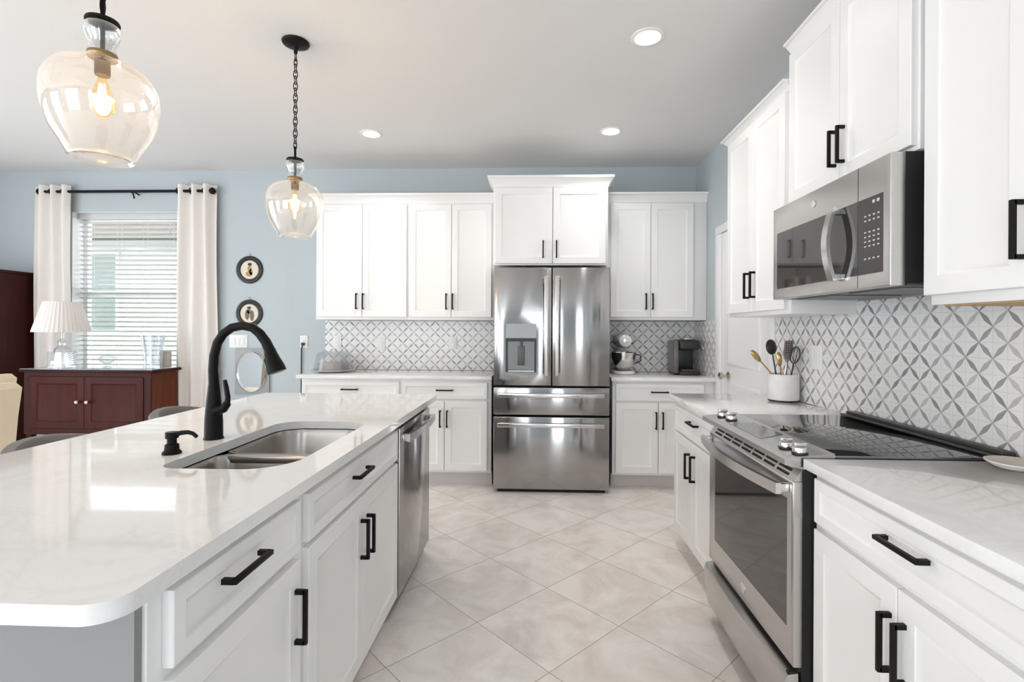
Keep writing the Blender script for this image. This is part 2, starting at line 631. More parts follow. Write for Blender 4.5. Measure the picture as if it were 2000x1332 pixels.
# baseboards
mb = MB(); mb.box(XL + .002, JOG - .002, YD - .014, YD - .001, 0.001, .13, .003)
struct(mb.build('baseboard_back', TRIMW))
mb = MB(); mb.box(XL + .001, XL + .014, 2.95, YD - .02, 0.001, .13, .003)
struct(mb.build('baseboard_left', TRIMW))

# dining window
fr_y = YD + .125
mb = MB()
for x0, x1, zz0, zz1 in ((WX0, WX0 + .045, WZ0, WZ1), (WX1 - .045, WX1, WZ0, WZ1), (WX0, WX1, WZ0, WZ0 + .05), (WX0, WX1, WZ1 - .05, WZ1)):
    mb.box(x0 + .001, x1 - .001, fr_y, fr_y + .045, zz0 + .001, zz1 - .001)
mb.box(WX0 + .04, WX1 - .04, fr_y, fr_y + .045, 1.585, 1.635)
mb.box(WX0 + .0005, WX0 + .004, YD + .001, fr_y, WZ0 + .001, WZ1 - .001)
mb.box(WX1 - .004, WX1 - .0005, YD + .001, fr_y, WZ0 + .001, WZ1 - .001)
mb.box(WX0 + .001, WX1 - .001, YD + .001, fr_y, WZ1 - .004, WZ1 - .0005)
win = struct(mb.build('window_1', TRIMW, smooth=False))
mb = MB(); mb.box(WX0 + .044, WX1 - .044, fr_y + .02, fr_y + .024, WZ0 + .05, WZ1 - .05)
mb.build('pane', PANE, win)
mb = MB(); mb.box(WX0 + .002, WX1 - .002, YD - .02, fr_y - .001, WZ0 + .001, WZ0 + .02, .003)
mb.build('sill', MARBLE, win)

# unseen door frames: left, and the rear one added for fill
def glazed(name, frame_boxes, pane_box):
    m_ = MB()
    for q in frame_boxes: m_.box(*q)
    o = struct(m_.build(name, TRIMW, smooth=False))
    return o
a, b, z0, z1 = OPEN_LEFT[0]
q = 3
glazed('door_2', [(XL - .10, XL - .04, a + (b - a) * i / q - .035, a + (b - a) * i / q + .035, z0, z1) for i in range(1, q)] + [(XL - .10, XL - .04, a, a + .06, z0, z1), (XL - .10, XL - .04, b - .06, b, z0, z1)], None)
a, b, z0, z1 = OPEN_REAR[0]
glazed('unseen_fill_door', [(a + (b - a) * i / 3 - .035, a + (b - a) * i / 3 + .035, YR - .10, YR - .04, z0, z1) for i in range(1, 3)] + [(a, a + .06, YR - .10, YR - .04, z0, z1), (b - .06, b, YR - .10, YR - .04, z0, z1)], None)

# pantry door in the right wall
DY0, DY1, DZ = 3.165, 3.972, 2.04
mb = MB()
for y0, y1, zz0, zz1 in ((DY1, DY1 + .115, 0, DZ - .001), (DY0 - .09, DY0, 0, DZ - .001), (DY0 - .09, DY1 + .115, DZ, DZ + .065)):
    mb.box(XW - .019, XW - .001, y0, y1, zz0 + .001, zz1, .004)
struct(mb.build('trim_1', TRIMW))
fr = Fr('right', XW)
mb = MB()
fr.box(mb, DY0 + .003, DY1 - .003, .001, .006, .01, DZ - .003)
for zz0, zz1 in ((.12, .86), (1.0, 1.92)):
    pass
door = struct(mb.build('door_1', TRIMW))
mb = MB()
rg = []
def leaf(mb, u0, u1, z0, z1):
    r_ = []
    for ins, n in ((0, .006), (0, .0065), (.012, .0125), (.03, .0125), (.045, .0085)):
        r_.append([fr.pt(u0 + ins, n, z0 + ins), fr.pt(u1 - ins, n, z0 + ins), fr.pt(u1 - ins, n, z1 - ins), fr.pt(u0 + ins, n, z1 - ins)])
    mb.rings(r_)
leaf(mb, DY0 + .12, DY1 - .12, .14, .90)
leaf(mb, DY0 + .12, DY1 - .12, 1.02, 1.90)
mb.build('panel', TRIMW, door)
mb = MB()
mt = Matrix.Rotation(-PI / 2, 4, 'Y')
mb.lathe([(.0, 0), (.032, 0), (.032, .006), (.02, .012), (.011, .018), (.011, .04), (.024, .046), (.029, .058), (.026, .07), (.012, .078), (0, .079)], XW - .007, 3.82, .945, 24, mtx=mt)
mb.build('door_knob', NICKEL, door)

# ------------------------------------------------------------------ worktops and splashbacks
T, TB = .903, .873
def slab(name, label, x0, x1, y0, y1, bev=.003):
    mb = MB(); mb.box(x0, x1, y0, y1, TB + .0005, T, bev)
    return tag(mb.build(name, QUARTZ), label, 'countertop', 'white quartz countertops')
slab('countertop', 'white quartz countertop under the cake dome, left of the refrigerator', -1.98, -.372, 4.049, YW - .001)
slab('countertop', 'white quartz countertop under the coffee maker, right of the refrigerator', .585, XW - .001, 4.049, YW - .001)
slab('countertop', 'white quartz countertop under the utensil crock, beyond the range', .795, XW - .001, 2.309, 3.085)
slab('countertop', 'white quartz countertop under the spoon rest, on the near side of the range', .795, XW - .001, .70, 1.541)

def splash(label, m_, *bx):
    mb = MB(); mb.box(*bx)
    return tag(mb.build('backsplash', m_, smooth=False), label, 'backsplash', 'star pattern tile backsplashes')
splash('grey star pattern tile backsplash behind the cake dome', TILE_B, -1.991, -.36, YW - .009, YW - .0005, T + .0005, 1.358)
splash('grey star pattern tile backsplash behind the coffee maker and stand mixer', TILE_B, .56, XW - .0095, YW - .009, YW - .0005, T + .0005, 1.362)
splash('narrow return of pale tile backsplash between coffee maker and door casing', TILE_R, XW - .009, XW - .0005, 4.088, YW - .001, T + .0005, 1.362)
splash('large grey star pattern tile backsplash running behind the range', TILE_R, XW - .009, XW - .0005, .70, 3.072, T + .0005, 1.358 + .06)

# ------------------------------------------------------------------ back wall cabinets
UP, BASE = 'white wall cabinets', 'white base cabinets'
FB = Fr('back', 4.344)
UZ0, UZ1 = 1.362, 2.378
dz0, dz1 = 1.388, 2.362
cabinet('wall_cabinet', 'white two-door wall cabinet at the left end of the back wall', 'cabinet', FB, -1.945, -1.134, UZ0, UZ1, .309,
        [('door', -1.934, -1.533, dz0, dz1, -1.577, 1.521, True), ('door', -1.529, -1.142, dz0, dz1, -1.519, 1.521, True)], UP,
        crown=(-1.945, -1.134, UZ1 - .004, 2.452, .05, True, False))
cabinet('wall_cabinet', 'white two-door wall cabinet just left of the refrigerator', 'cabinet', FB, -1.1335, -.376, UZ0, UZ1, .309,
        [('door', -1.118, -.754, dz0, dz1, -.794, 1.521, True), ('door', -.750, -.405, dz0, dz1, -.738, 1.521, True)], UP,
        crown=(-1.1335, -.376, UZ1 - .004, 2.452, .05, False, False))
cabinet('wall_cabinet', 'white two-door wall cabinet above the coffee maker', 'cabinet', FB, .578, 1.428, UZ0 + .008, UZ1, .309,
        [('door', .615, .953, dz0 + .006, dz1, .912, 1.527, True), ('door', .957, 1.312, dz0 + .006, dz1, .968, 1.527, True)], UP,
        crown=(.578, 1.428, UZ1 - .004, 2.452, .05, False, False))
FC = Fr('back', 4.05)
cabinet('wall_cabinet', 'deep white two-door cabinet with tall crown above the refrigerator', 'cabinet', FC, -.366, .552, 1.80, 2.432, .60,
        [('door', -.35, .108, 1.812, 2.420, .035, 1.925, True), ('door', .114, .532, 1.812, 2.420, .142, 1.925, True)], UP,
        crown=(-.366, .552, 2.428, 2.512, .045, True, True))
FD = Fr('back', 4.092)
bz = dict(toe=1)
cabinet('base_cabinet', 'white base cabinet under the cake dome, partly hidden by the island', 'cabinet', FD, -1.95, -1.121, .115, TB, .555,
        [('drawer', -1.938, -1.133, .715, .848, -1.538, .788, False), ('door', -1.938, -1.538, .135, .700, -1.58, .555, True), ('door', -1.534, -1.133, .135, .700, -1.49, .555, True)], BASE, toe=1)
cabinet('base_cabinet', 'white base cabinet with one drawer and two doors, left of the refrigerator', 'cabinet', FD, -1.1205, -.378, .115, TB, .555,
        [('drawer', -1.108, -.41, .715, .848, -.757, .788, False), ('door', -1.108, -.762, .135, .700, -.793, .555, True), ('door', -.757, -.41, .135, .700, -.736, .555, True)], BASE, toe=1)
cabinet('base_cabinet', 'white base cabinet with one drawer and two doors under the coffee maker', 'cabinet', FD, .60, 1.428, .115, TB, .555,
        [('drawer', .625, 1.325, .715, .852, .972, .788, False), ('door', .625, .962, .135, .700, .944, .56, True), ('door', .967, 1.325, .135, .700, .997, .56, True)], BASE, toe=1)

# ------------------------------------------------------------------ right wall cabinets
FU = Fr('right', 1.135)
rz0, rz1 = 1.384, 2.372
cabinet('wall_cabinet', 'white two-door wall cabinet beyond the microwave, over the utensil crock', 'cabinet', FU, 2.306, 3.045, 1.362, 2.380, .294,
        [('door', 2.335, 2.676, rz0, rz1, 2.640, 1.522, True), ('door', 2.68, 3.025, rz0, rz1, 2.714, 1.522, True)], UP,
        crown=(2.306, 3.045, 2.374, 2.418, .042, False, True))
cabinet('wall_cabinet', 'tall white two-door cabinet mounted above the microwave', 'cabinet', FU, 1.5455, 2.3055, 1.832, 2.528, .294,
        [('door', 1.556, 1.917, 1.846, 2.516, 1.886, 1.97, True), ('door', 1.921, 2.296, 1.846, 2.516, 1.938, 1.97, True)], UP,
        crown=(1.5455, 2.3055, 2.520, 2.568, .042, False, False))
cabinet('wall_cabinet', 'nearest white wall cabinet, on the camera side of the microwave', 'cabinet', FU, .74, 1.5, 1.362, 2.62, .294,
        [('door', 1.185, 1.503, rz0 + .006, 2.60, 1.2, 1.522, True), ('door', .75, 1.181, rz0 + .006, 2.60)], UP, under=WARMWOOD)
FBR = Fr('right', .835)
cabinet('base_cabinet', 'white base cabinet under the utensil crock, beyond the range', 'cabinet', FBR, 2.309, 3.07, .105, TB, .594,
        [('drawer', 2.33, 3.045, .700, .842, 2.655, .795, False), ('door', 2.33, 2.688, .118, .688, 2.642, .563, True), ('door', 2.692, 3.045, .118, .688, 2.734, .556, True)], BASE, toe=1)
cabinet('base_cabinet', 'white base cabinet with drawer and two doors on the camera side of the range', 'cabinet', FBR, .72, 1.54, .105, TB, .594,
        [('drawer', .80, 1.517, .724, .852, 1.143, .806, False), ('door', 1.174, 1.517, .118, .704, 1.193, .57, True), ('door', .80, 1.170, .118, .704, 1.146, .57, True)], BASE, toe=1)

# ------------------------------------------------------------------ island
IX = -.628
FI = Fr('island', IX)
cabinet('base_cabinet', 'white island base cabinet with one drawer over one door, nearest the camera', 'cabinet', FI, .79, 1.295, .105, TB, .56,
        [('drawer', .822, 1.275, .716, .846, 1.016, .797, False), ('door', .822, 1.275, .118, .694, 1.247, .56, True)], BASE, toe=1)
cabinet('base_cabinet', 'white island sink base with drawer front over two doors, beside the dishwasher', 'cabinet', FI, 1.2955, 2.185, .105, TB, .045,
        [('drawer', 1.322, 2.172, .716, .844, 1.703, .795, False), ('door', 1.322, 1.742, .118, .700, 1.717, .56, True), ('door', 1.746, 2.172, .118, .700, 1.777, .557, True)], BASE, toe=1)
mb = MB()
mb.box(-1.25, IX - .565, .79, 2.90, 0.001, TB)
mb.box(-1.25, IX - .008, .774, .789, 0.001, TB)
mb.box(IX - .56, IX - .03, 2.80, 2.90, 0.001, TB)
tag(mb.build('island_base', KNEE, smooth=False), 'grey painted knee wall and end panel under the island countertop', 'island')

def rrect(x0, x1, y0, y1, rads, n=9):
    """rounded rectangle, corner radii in the order (x0y0, x1y0, x1y1, x0y1)"""
    pts = []
    for (cx, cy, sx, sy, r, t0) in ((x0, y0, 1, 1, rads[0], PI), (x1, y0, -1, 1, rads[1], 1.5 * PI), (x1, y1, -1, -1, rads[2], 0), (x0, y1, 1, -1, rads[3], .5 * PI)):
        for i in range(n):
            t = t0 + .5 * PI * i / (n - 1)
            pts.append((cx + sx * r + r * math.cos(t), cy + sy * r + r * math.sin(t)))
    return pts
SX0, SX1, SY0, SY1 = -1.045, -.688, 1.337, 2.045
bm = bmesh.new()
outer = rrect(-1.61, -.586, .672, 2.925, (.05, .05, .02, .02))
inner = rrect(SX0, SX1, SY0, SY1, (.05, .13, .10, .10))
for z in (T, TB):
    es = []
    for loop in (outer, inner):
        vs = [bm.verts.new((x, y, z)) for x, y in loop]
        es += [bm.edges.new((vs[i], vs[(i + 1) % len(vs)])) for i in range(len(vs))]
    bmesh.ops.triangle_fill(bm, use_beauty=True, edges=es)
bm.verts.ensure_lookup_table()
no, ni = len(outer), len(inner)
tot = no + ni
for st, n in ((0, no), (no, ni)):
    for i in range(n):
        j = (i + 1) % n
        bm.faces.new((bm.verts[st + i], bm.verts[st + j], bm.verts[tot + st + j], bm.verts[tot + st + i]))
es = [e for e in bm.edges if len(e.link_faces) == 2 and abs(e.verts[0].co.z - e.verts[1].co.z) < 1e-5 and e.calc_face_angle(0) > 1.2]
bmesh.ops.bevel(bm, geom=es, offset=.003, segments=2, affect='EDGES', profile=.5)
mb = MB(); mb.bm.free(); mb.bm = bm
tag(mb.build('countertop', QUARTZ), 'large white quartz island countertop with a sink cutout', 'countertop', 'white quartz countertops')

# sink
sink = thing('sink', 'undermount stainless double bowl sink set in the island countertop', 'sink', ((SX0 + SX1) / 2, (SY0 + SY1) / 2, .66))
def bowl(y0, y1, dep, rad, x0=SX0 + .004, x1=SX1 - .004):
    mb = MB()
    rg = []
    for ins, z, rr_ in ((-.012, TB - .002, 0), (0, TB - .003, 0), (.006, TB - .02, 0), (.012, TB - dep + .03, 0), (.03, TB - dep + .004, .0), (.06, TB - dep, 0)):
        r = [max(.02, q - ins) for q in rad]
        rg.append([(x, y, z) for x, y in rrect(x0 + ins, x1 - ins, y0 + ins, y1 - ins, r)])
    mb.rings(rg, cap0=False, cap1=True)
    o = mb.build('bowl', SINKM, sink)
    mb = MB()
    cx, cy = (x0 + x1) / 2, (y0 + y1) / 2
    mb.lathe([(.0, .004), (.02, .003), (.024, .005), (.042, .005), (.045, .001)], cx, cy, TB - dep, 24)
    mb.build('drain', BRIGHT, o)
bowl(SY0 + .004, 1.615, .21, (.05, .125, .06, .06))
bowl(1.640, SY1 - .004, .17, (.06, .06, .095, .095))
mb = MB()
mb.box(SX0 + .012, SX1 - .012, 1.605, 1.65, TB - .028, TB - .004, .004)
mb.build('divider', SINKM, sink)

# faucet
FX, FY = -1.118, 1.70
fa = thing('kitchen_faucet', 'tall dark bronze gooseneck pull-down faucet behind the island sink', 'faucet', (FX, FY, T))
mb = MB()
mb.lathe([(.0, .0005), (.0315, .0005), (.0315, .004), (.029, .008), (.0285, .06), (.026, .10), (.021, .15), (.0175, .185), (.0165, .19)], FX, FY, T, 28, cap1=True)
mb.build('body', FAUCET, fa)
mb = MB()
path = [(-1.118, 1.088), (-1.121, 1.14), (-1.118, 1.19), (-1.106, 1.235), (-1.085, 1.266), (-1.055, 1.287), (-1.018, 1.294), (-.982, 1.287), (-.957, 1.267), (-.936, 1.239), (-.921, 1.207)]
mb.tube([(x, FY, z) for x, z in path], [.0165, .0155, .0152, .015, .015, .015, .015, .0152, .0158, .0165, .018], 18)
mb.build('spout', FAUCET, fa)
mb = MB()
mb.tube([(-.923, FY, 1.214), (-.919, FY, 1.199), (-.912, FY, 1.178), (-.903, FY, 1.155), (-.895, FY, 1.135)], [.0178, .0205, .0245, .0295, .0305], 20)
mb.tube([(-.935, FY, 1.180), (-.927, FY, 1.158)], [.009, .009], 10)
mb.build('spray_head', FAUCET, fa)
mb = MB()
mb.tube([(FX + .012, FY - .012, 1.0), (FX + .045, FY - .014, 1.01), (FX + .056, FY - .014, 1.028)], [.017, .014, .013], 14)
mb.tube([(FX + .056, FY - .014, 1.02), (FX + .058, FY - .014, 1.05), (FX + .052, FY - .014, 1.085), (FX + .047, FY - .014, 1.108)], [.010, .0085, .0078, .006], 12)
mb.build('lever', FAUCET, fa)

SPX, SPY = -1.111, 1.492
so = thing('soap_dispenser', 'small dark bronze soap pump on the island beside the faucet', 'soap dispenser', (SPX, SPY, T))
mb = MB()
mb.lathe([(0, .0005), (.026, .0005), (.026, .005), (.020, .012), (.019, .028), (.013, .032), (.013, .046), (.018, .048), (.018, .066), (.0, .067)], SPX, SPY, T, 24)
mb.build('pump_body', FAUCET, so)
mb = MB()
mb.tube([(SPX + .01, SPY, T + .058), (SPX + .03, SPY, T + .064), (SPX + .05, SPY, T + .066), (SPX + .066, SPY, T + .062), (SPX + .078, SPY, T + .052)], [.0075, .007, .0065, .006, .0055], 12)
mb.build('nozzle', FAUCET, so)

# dishwasher
dw = thing('dishwasher', 'stainless dishwasher with a bar handle at the far end of the island', 'dishwasher', (-.9, 2.46, 0))
D0, D1 = 2.19, 2.795
mb = MB(); mb.box(IX - .53, IX - .004, D0, D1, .10, .866)
mb.build('tub', SHADOW, dw)
mb = MB(); mb.box(IX - .002, IX + .024, D0 + .003, D1 - .003, .108, .848, .004)
dd = mb.build('door', DSTEEL, dw)
mb = MB(); mb.box(IX - .002, IX + .015, D0 + .006, D1 - .006, .850, .864)
mb.build('control_strip', BLKGLASS, dw)
mb = MB()
pts = []
for i in range(13):
    t = i / 12
    pts.append((IX + .055 + .014 * math.sin(PI * t), D0 + .03 + (D1 - D0 - .06) * t, .800))
rg = []
for x, y, z in pts:
    rg.append([(x - .007, y, z - .017), (x + .007, y, z - .017), (x + .007, y, z + .017), (x - .007, y, z + .017)])
mb.rings(rg)
for y in (D0 + .034, D1 - .059):
    mb.box(IX + .0245, IX + .056, y, y + .025, .785, .815, .002)
mb.build('handle', HANDLE, dd)
mb = MB(); mb.box(IX - .06, IX - .045, D0 + .003, D1 - .003, 0.001, .10)
mb.build('toe_panel', SHADOW, dw)

# ------------------------------------------------------------------ refrigerator
fg = thing('refrigerator', 'stainless french door refrigerator with ice dispenser between the back cabinets', 'refrigerator', (.105, 4.3, 0))
F0, F1, FY0 = -.349, .559, 3.96
mb = MB(); mb.box(F0 + .012, F1 - .012, FY0 + .06, 4.645, .03, 1.775, .004)
mb.build('case', SHADOW, fg)
# left door with the dispenser recess: rings stepping from the outer edge into the cavity
def ring_y(x0, x1, z0, z1, y, k=0):
    return [(x0 + k, y, z0 + k), (x1 - k, y, z0 + k), (x1 - k, y, z1 - k), (x0 + k, y, z1 - k)]
mb = MB()
R0 = (F0, .1045, .842, 1.772)
C0 = (-.255, -.013, .949, 1.214)
mb.rings([ring_y(*R0, FY0 + .055), ring_y(*R0, FY0 + .006), ring_y(*R0, FY0 + .0015, .0025), ring_y(*R0, FY0, .006), ring_y(*C0, FY0), ring_y(*C0, FY0 + .045)], cap0=True, cap1=True)
dl = mb.build('left_door', DSTEEL, fg)
mb = MB(); mb.box(-.253, -.015, FY0 - .0012, FY0 + .001, 1.218, 1.328)
disp = mb.build('dispenser_panel', mat('dispenser_grey', (.30, .30, .30), .3, metal=.6), dl)
mb = MB()
mb.box(-.253, -.238, FY0 + .002, FY0 + .044, .951, 1.212)
mb.box(-.030, -.015, FY0 + .002, FY0 + .044, .951, 1.212)
mb.box(-.237, -.031, FY0 + .002, FY0 + .044, 1.19, 1.212)
mb.build('dispenser_cavity', BLKPLAST, dl)
mb = MB(); mb.box(-.165, -.105, FY0 + .015, FY0 + .03, 1.0, 1.15, .004); mb.cyl((-.135, FY0 + .02, 1.19), (-.135, FY0 + .02, 1.15), .012)
mb.build('dispenser_paddle', DGREY, dl)
mb = MB(); mb.box(-.236, -.032, FY0 - .004, FY0 + .044, .951, .962)
mb.build('drip_tray', STEEL, dl)
mb = MB(); mb.box(.1095, F1, FY0, FY0 + .055, .842, 1.772, .005)
dr = mb.build('right_door', DSTEEL, fg)
mb = MB(); mb.box(F0, F1, FY0, FY0 + .055, .613, .828, .005)
d1 = mb.build('freezer_drawer', DSTEEL, fg)
mb = MB(); mb.box(F0, F1, FY0, FY0 + .055, .028, .597, .005)
d2 = mb.build('freezer_drawer', DSTEEL, fg)
def bar(x0, x1, z0, z1):
    m_ = MB()
    m_.box(x0, x1, FY0 - .062, FY0 - .040, z0, z1, .005)
    if z1 - z0 > x1 - x0:
        for z in (z0 + .02, z1 - .05): m_.box(x0 + .004, x1 - .004, FY0 - .042, FY0 - .0005, z, z + .03)
    else:
        for x in (x0 + .02, x1 - .05): m_.box(x, x + .03, FY0 - .042, FY0 - .0005, z0 + .004, z1 - .004)
    return m_
bar(.044, .078, .925, 1.700).build('handle', BRIGHT, dl)
bar(.128, .162, .925, 1.700).build('handle', BRIGHT, dr)
bar(-.315, .513, .755, .788).build('handle', BRIGHT, d1)
bar(-.315, .513, .524, .557).build('handle', BRIGHT, d2)
mb = MB(); mb.box(F0 + .03, F1 - .03, FY0 + .03, FY0 + .06, .001, .028)
mb.build('base_grille', SHADOW, fg)

# ------------------------------------------------------------------ range
rn = thing('range', 'stainless slide-in electric range with glass cooktop under the microwave', 'range', (1.1, 1.925, 0))
G0, G1 = 1.549, 2.302
mb = MB(); mb.box(.80, XW - .012, G0 + .006, G1 - .006, .05, .895)
mb.build('body', BLKPLAST, rn)
def yprism(mb, poly, y0, y1):
    mb.prism(poly, lambda x, z: (x, y0, z), lambda x, z: (x, y1, z))
mb = MB()
yprism(mb, [(.744, .882), (.744, .899), (.748, .902), (.888, .917), (.892, .917), (.892, .896), (.80, .868)], G0 - .002, G1 + .002)
cp = mb.build('control_panel', STEEL, rn)
def panel_z(x): return .902 + (x - .748) * .015 / .14
mb = MB()
mb.rings([[(x, y, panel_z(x) + dz) for x, y in ((.782, 1.80), (.872, 1.83), (.872, 2.06), (.782, 2.09))] for dz in (.0004, .0014)])
mb.build('display', DISPLAY, cp)
mb = MB()
for i in range(6):
    for j in range(3):
        x, y = .80 + j * .022, 1.855 + i * .035
        mb.rings([[(x + dx, y + dy, panel_z(x + dx) + dz) for dx, dy in ((0, 0), (.005, 0), (.005, .014), (0, .014))] for dz in (.0015, .0019)])
mb.build('display_legend', PANLEG, cp)
for kx, ky in ((.806, 2.230), (.812, 2.148), (.800, 1.655), (.806, 1.582)):
    z = panel_z(kx)
    mb = MB()
    mb.lathe([(0, .0005), (.0235, .0005), (.0235, .006), (0, .0062)], kx, ky, z, 24)
    kb = mb.build('knob', BLKPLAST, cp)
    mb = MB()
    mb.lathe([(.0215, .0064), (.0215, .018), (.020, .021), (0, .0215)], kx, ky, z, 24, cap0=True)
    mb.box(kx - .019, kx + .019, ky - .0065, ky + .0065, z + .0215, z + .034, .002)
    mb.build('grip', BRIGHT, kb)
mb = MB(); mb.box(.894, 1.352, G0 + .002, G1 - .002, .897, .911, .002)
mb.build('cooktop', BLKGLASS, rn)
mb = MB()
mb.box(1.35, 1.378, G0 - .004, G1 + .004, .911, .919, .003)
mb.box(1.376, 1.415, G0 - .004, G1 + .004, .911, .930, .004)
mb.build('rear_vent_trim', BLKPLAST, rn)
mb = MB()
def ring_x(y0, y1, z0, z1, x, k=0):
    return [(x, y0 + k, z0 + k), (x, y1 - k, z0 + k), (x, y1 - k, z1 - k), (x, y0 + k, z1 - k)]
OD = (G0 + .004, G1 - .004, .268, .828)
OW = (1.588, 2.222, .375, .768)
mb.rings([ring_x(*OD, .80), ring_x(*OD, .777), ring_x(*OD, .7735, .003), ring_x(*OD, .772, .008), ring_x(*OW, .772), ring_x(*OW, .775)])
od = mb.build('oven_door', STEEL, rn)
mb = MB(); mb.box(.7725, .7745, OW[0] + .001, OW[1] - .001, OW[2] + .001, OW[3] - .001)
mb.build('oven_window', OVENGLASS, od)
mb = MB()
rg = []
for i in range(17):
    t = i / 16
    y = G0 + .022 + (G1 - G0 - .044) * t
    x = .737 - .034 * math.sin(PI * t)
    rg.append([(x - .008, y, .786), (x + .008, y, .786), (x + .008, y, .820), (x - .008, y, .820)])
mb.rings(rg)
for y in (G0 + .026, G1 - .050):
    mb.box(.73, .7715, y, y + .024, .790, .816, .002)
mb.build('handle', HANDLE, od)
mb = MB()
mt = Matrix.Rotation(-PI / 2, 4, 'Y')
mb.lathe([(0, .0), (.019, .0), (.019, .0012), (.016, .0015), (.015, .0008), (0, .0008)], .7718, 1.92, .322, 28, mtx=mt)
mb.build('emblem', BRIGHT, od)
mb = MB()
yprism(mb, [(.775, .829), (.80, .829), (.80, .866)], G0 + .006, G1 - .006)
vp = mb.build('vent_panel', STEEL, rn)
mb = MB()
for row in range(2):
    for i in range(7):
        y0 = G0 + .05 + i * .095
        t0 = .18 + row * .36
        P0 = Vector((.775 + .025 * t0, y0, .829 + .037 * t0)); P1 = Vector((.775 + .025 * (t0 + .2), y0, .829 + .037 * (t0 + .2)))
        nrm = Vector((-.037, 0, .025)).normalized() * .0006
        dy = Vector((0, .078, 0))
        mb.rings([[P0 + nrm, P0 + nrm + dy, P1 + nrm + dy, P1 + nrm], [P0 - nrm, P0 - nrm + dy, P1 - nrm + dy, P1 - nrm]])
mb.build('vent_slots', SHADOW, vp)
mb = MB()
rg = []
for i in range(17):
    t = i / 16
    y = G0 + .004 + (G1 - G0 - .008) * t
    bow = .018 * math.sin(PI * t)
    rg.append([(.795, y, .062), (.772 - bow * .4, y, .062), (.758 - bow, y, .12), (.752 - bow, y, .225), (.760 - bow, y, .245), (.79, y, .250)])
mb.rings(rg)
mb.build('storage_drawer', STEEL, rn)
mb = MB()
mb.box(.762, .785, G0 + .006, G0 + .02, .246, .2515)
mb.box(.79, .80, G0 + .006, G1 - .006, .252, .266)
mb.build('drawer_gap', SHADOW, rn)
mb = MB()
for yy in (G0 + .05, G1 - .05):
    mb.cyl((.86, yy, .001), (.86, yy, .052), .016)
    mb.cyl((1.34, yy, .001), (1.34, yy, .052), .016)
mb.build('levelling_feet', BLKPLAST, rn)

# ------------------------------------------------------------------ microwave
mw = thing('microwave', 'stainless over-the-range microwave hung above the range', 'microwave', (1.24, 1.925, 1.42))
mb = MB(); mb.box(1.096, XW - .012, 1.551, 2.299, 1.432, 1.826)
mb.build('case', BLKPLAST, mw)
mb = MB()
MW = (1.549, 2.301, 1.424, 1.824)
MG = (1.578, 2.264, 1.468, 1.712)
mb.rings([ring_x(*MW, 1.0955), ring_x(*MW, 1.056), ring_x(*MW, 1.052, .002), ring_x(*MW, 1.051, .006), ring_x(*MG, 1.051), ring_x(*MG, 1.053)])
mf = mb.build('front_frame', STEEL, mw)
mb = MB(); mb.box(1.0506, 1.0522, MG[0] + .001, 1.700, MG[2] + .001, MG[3] - .001)
mb.build('keypad', mat('keypad_black', (.035, .033, .033), .12, var=.05), mf)
mb = MB(); mb.box(1.0506, 1.0522, 1.7015, MG[1] - .001, MG[2] + .001, MG[3] - .001)
md = mb.build('door_window', OVENGLASS, mf)
mb = MB()
rg = []
for i in range(15):
    t = i / 14
    z = 1.462 + (1.716 - 1.462) * t
    x = 1.030 - .024 * math.sin(PI * t)
    rg.append([(x - .006, 1.792, z), (x - .006, 1.826, z), (x + .006, 1.826, z), (x + .006, 1.792, z)])
mb.rings(rg)
for z in (1.466, 1.694): mb.box(1.028, 1.0503, 1.797, 1.821, z, z + .018)
mb.build('handle', HANDLE, md)
mb = MB()
for z, k in ((1.69, 2), (1.652, 4), (1.637, 4), (1.60, 4), (1.585, 4), (1.570, 4), (1.555, 4), (1.515, 4)):
    for i in range(k):
        y = 1.595 + i * .021
        mb.box(1.0499, 1.0505, y, y + (.009 if k == 4 else .012), z, z + (.0045 if k == 4 else .010))
mb.build('keypad_legend', LEGEND, mf)
mb = MB()
mb.lathe([(0, .0), (.014, .0), (.014, .0012), (.0115, .0015), (.011, .0008), (0, .0008)], 1.0505, 1.968, 1.772, 28, mtx=mt)
mb.build('emblem', BRIGHT, mf)
mb = MB(); mb.box(1.0504, 1.0512, 1.6998, 1.7014, MW[2] + .004, MW[3] - .004)
mb.build('door_seam', SHADOW, mf)
mb = MB()
mb.box(1.11, 1.40, 1.56, 2.29, 1.424, 1.4315)
mb.box(1.13, 1.38, 1.60, 1.88, 1.421, 1.424); mb.box(1.13, 1.38, 1.97, 2.25, 1.421, 1.424)
mb.build('grease_filter', DGREY, mw)

# ------------------------------------------------------------------ ceiling lights
def can(x, y, label, first=[None]):
    if first[0] is None:
        r = thing('recessed_light', label, 'ceiling light', (x, y, CEIL), 'recessed ceiling lights')
        m_ = MB(); m_.lathe([(.060, -.004), (.066, -.0075), (.083, -.004), (.085, -.0005), (.060, -.0005), (.060, -.004)], x, y, CEIL, 40)
        m_.build('trim_ring', TRIMW, r)
        m_ = MB(); m_.lathe([(0, -.003), (.0595, -.003), (.0595, -.001), (0, -.001)], x, y, CEIL, 40)
        m_.build('lens', CANL, r)
        first[0] = r
    else:
        r = dup(first[0], (x, y, CEIL), label)
    area('downlight', (x, y, CEIL - .012), (0, 0, 0), .12, .12, CANW, col=(1, .975, .945), shape='DISK', spread=math.radians(125))
    return r
CANW = 1.35
can(.549, 2.586, 'recessed ceiling downlight above the aisle, nearest the camera')
can(-1.285, 3.813, 'recessed ceiling downlight over the back left wall cabinets')
can(.537, 3.806, 'recessed ceiling downlight in front of the back right wall cabinet')
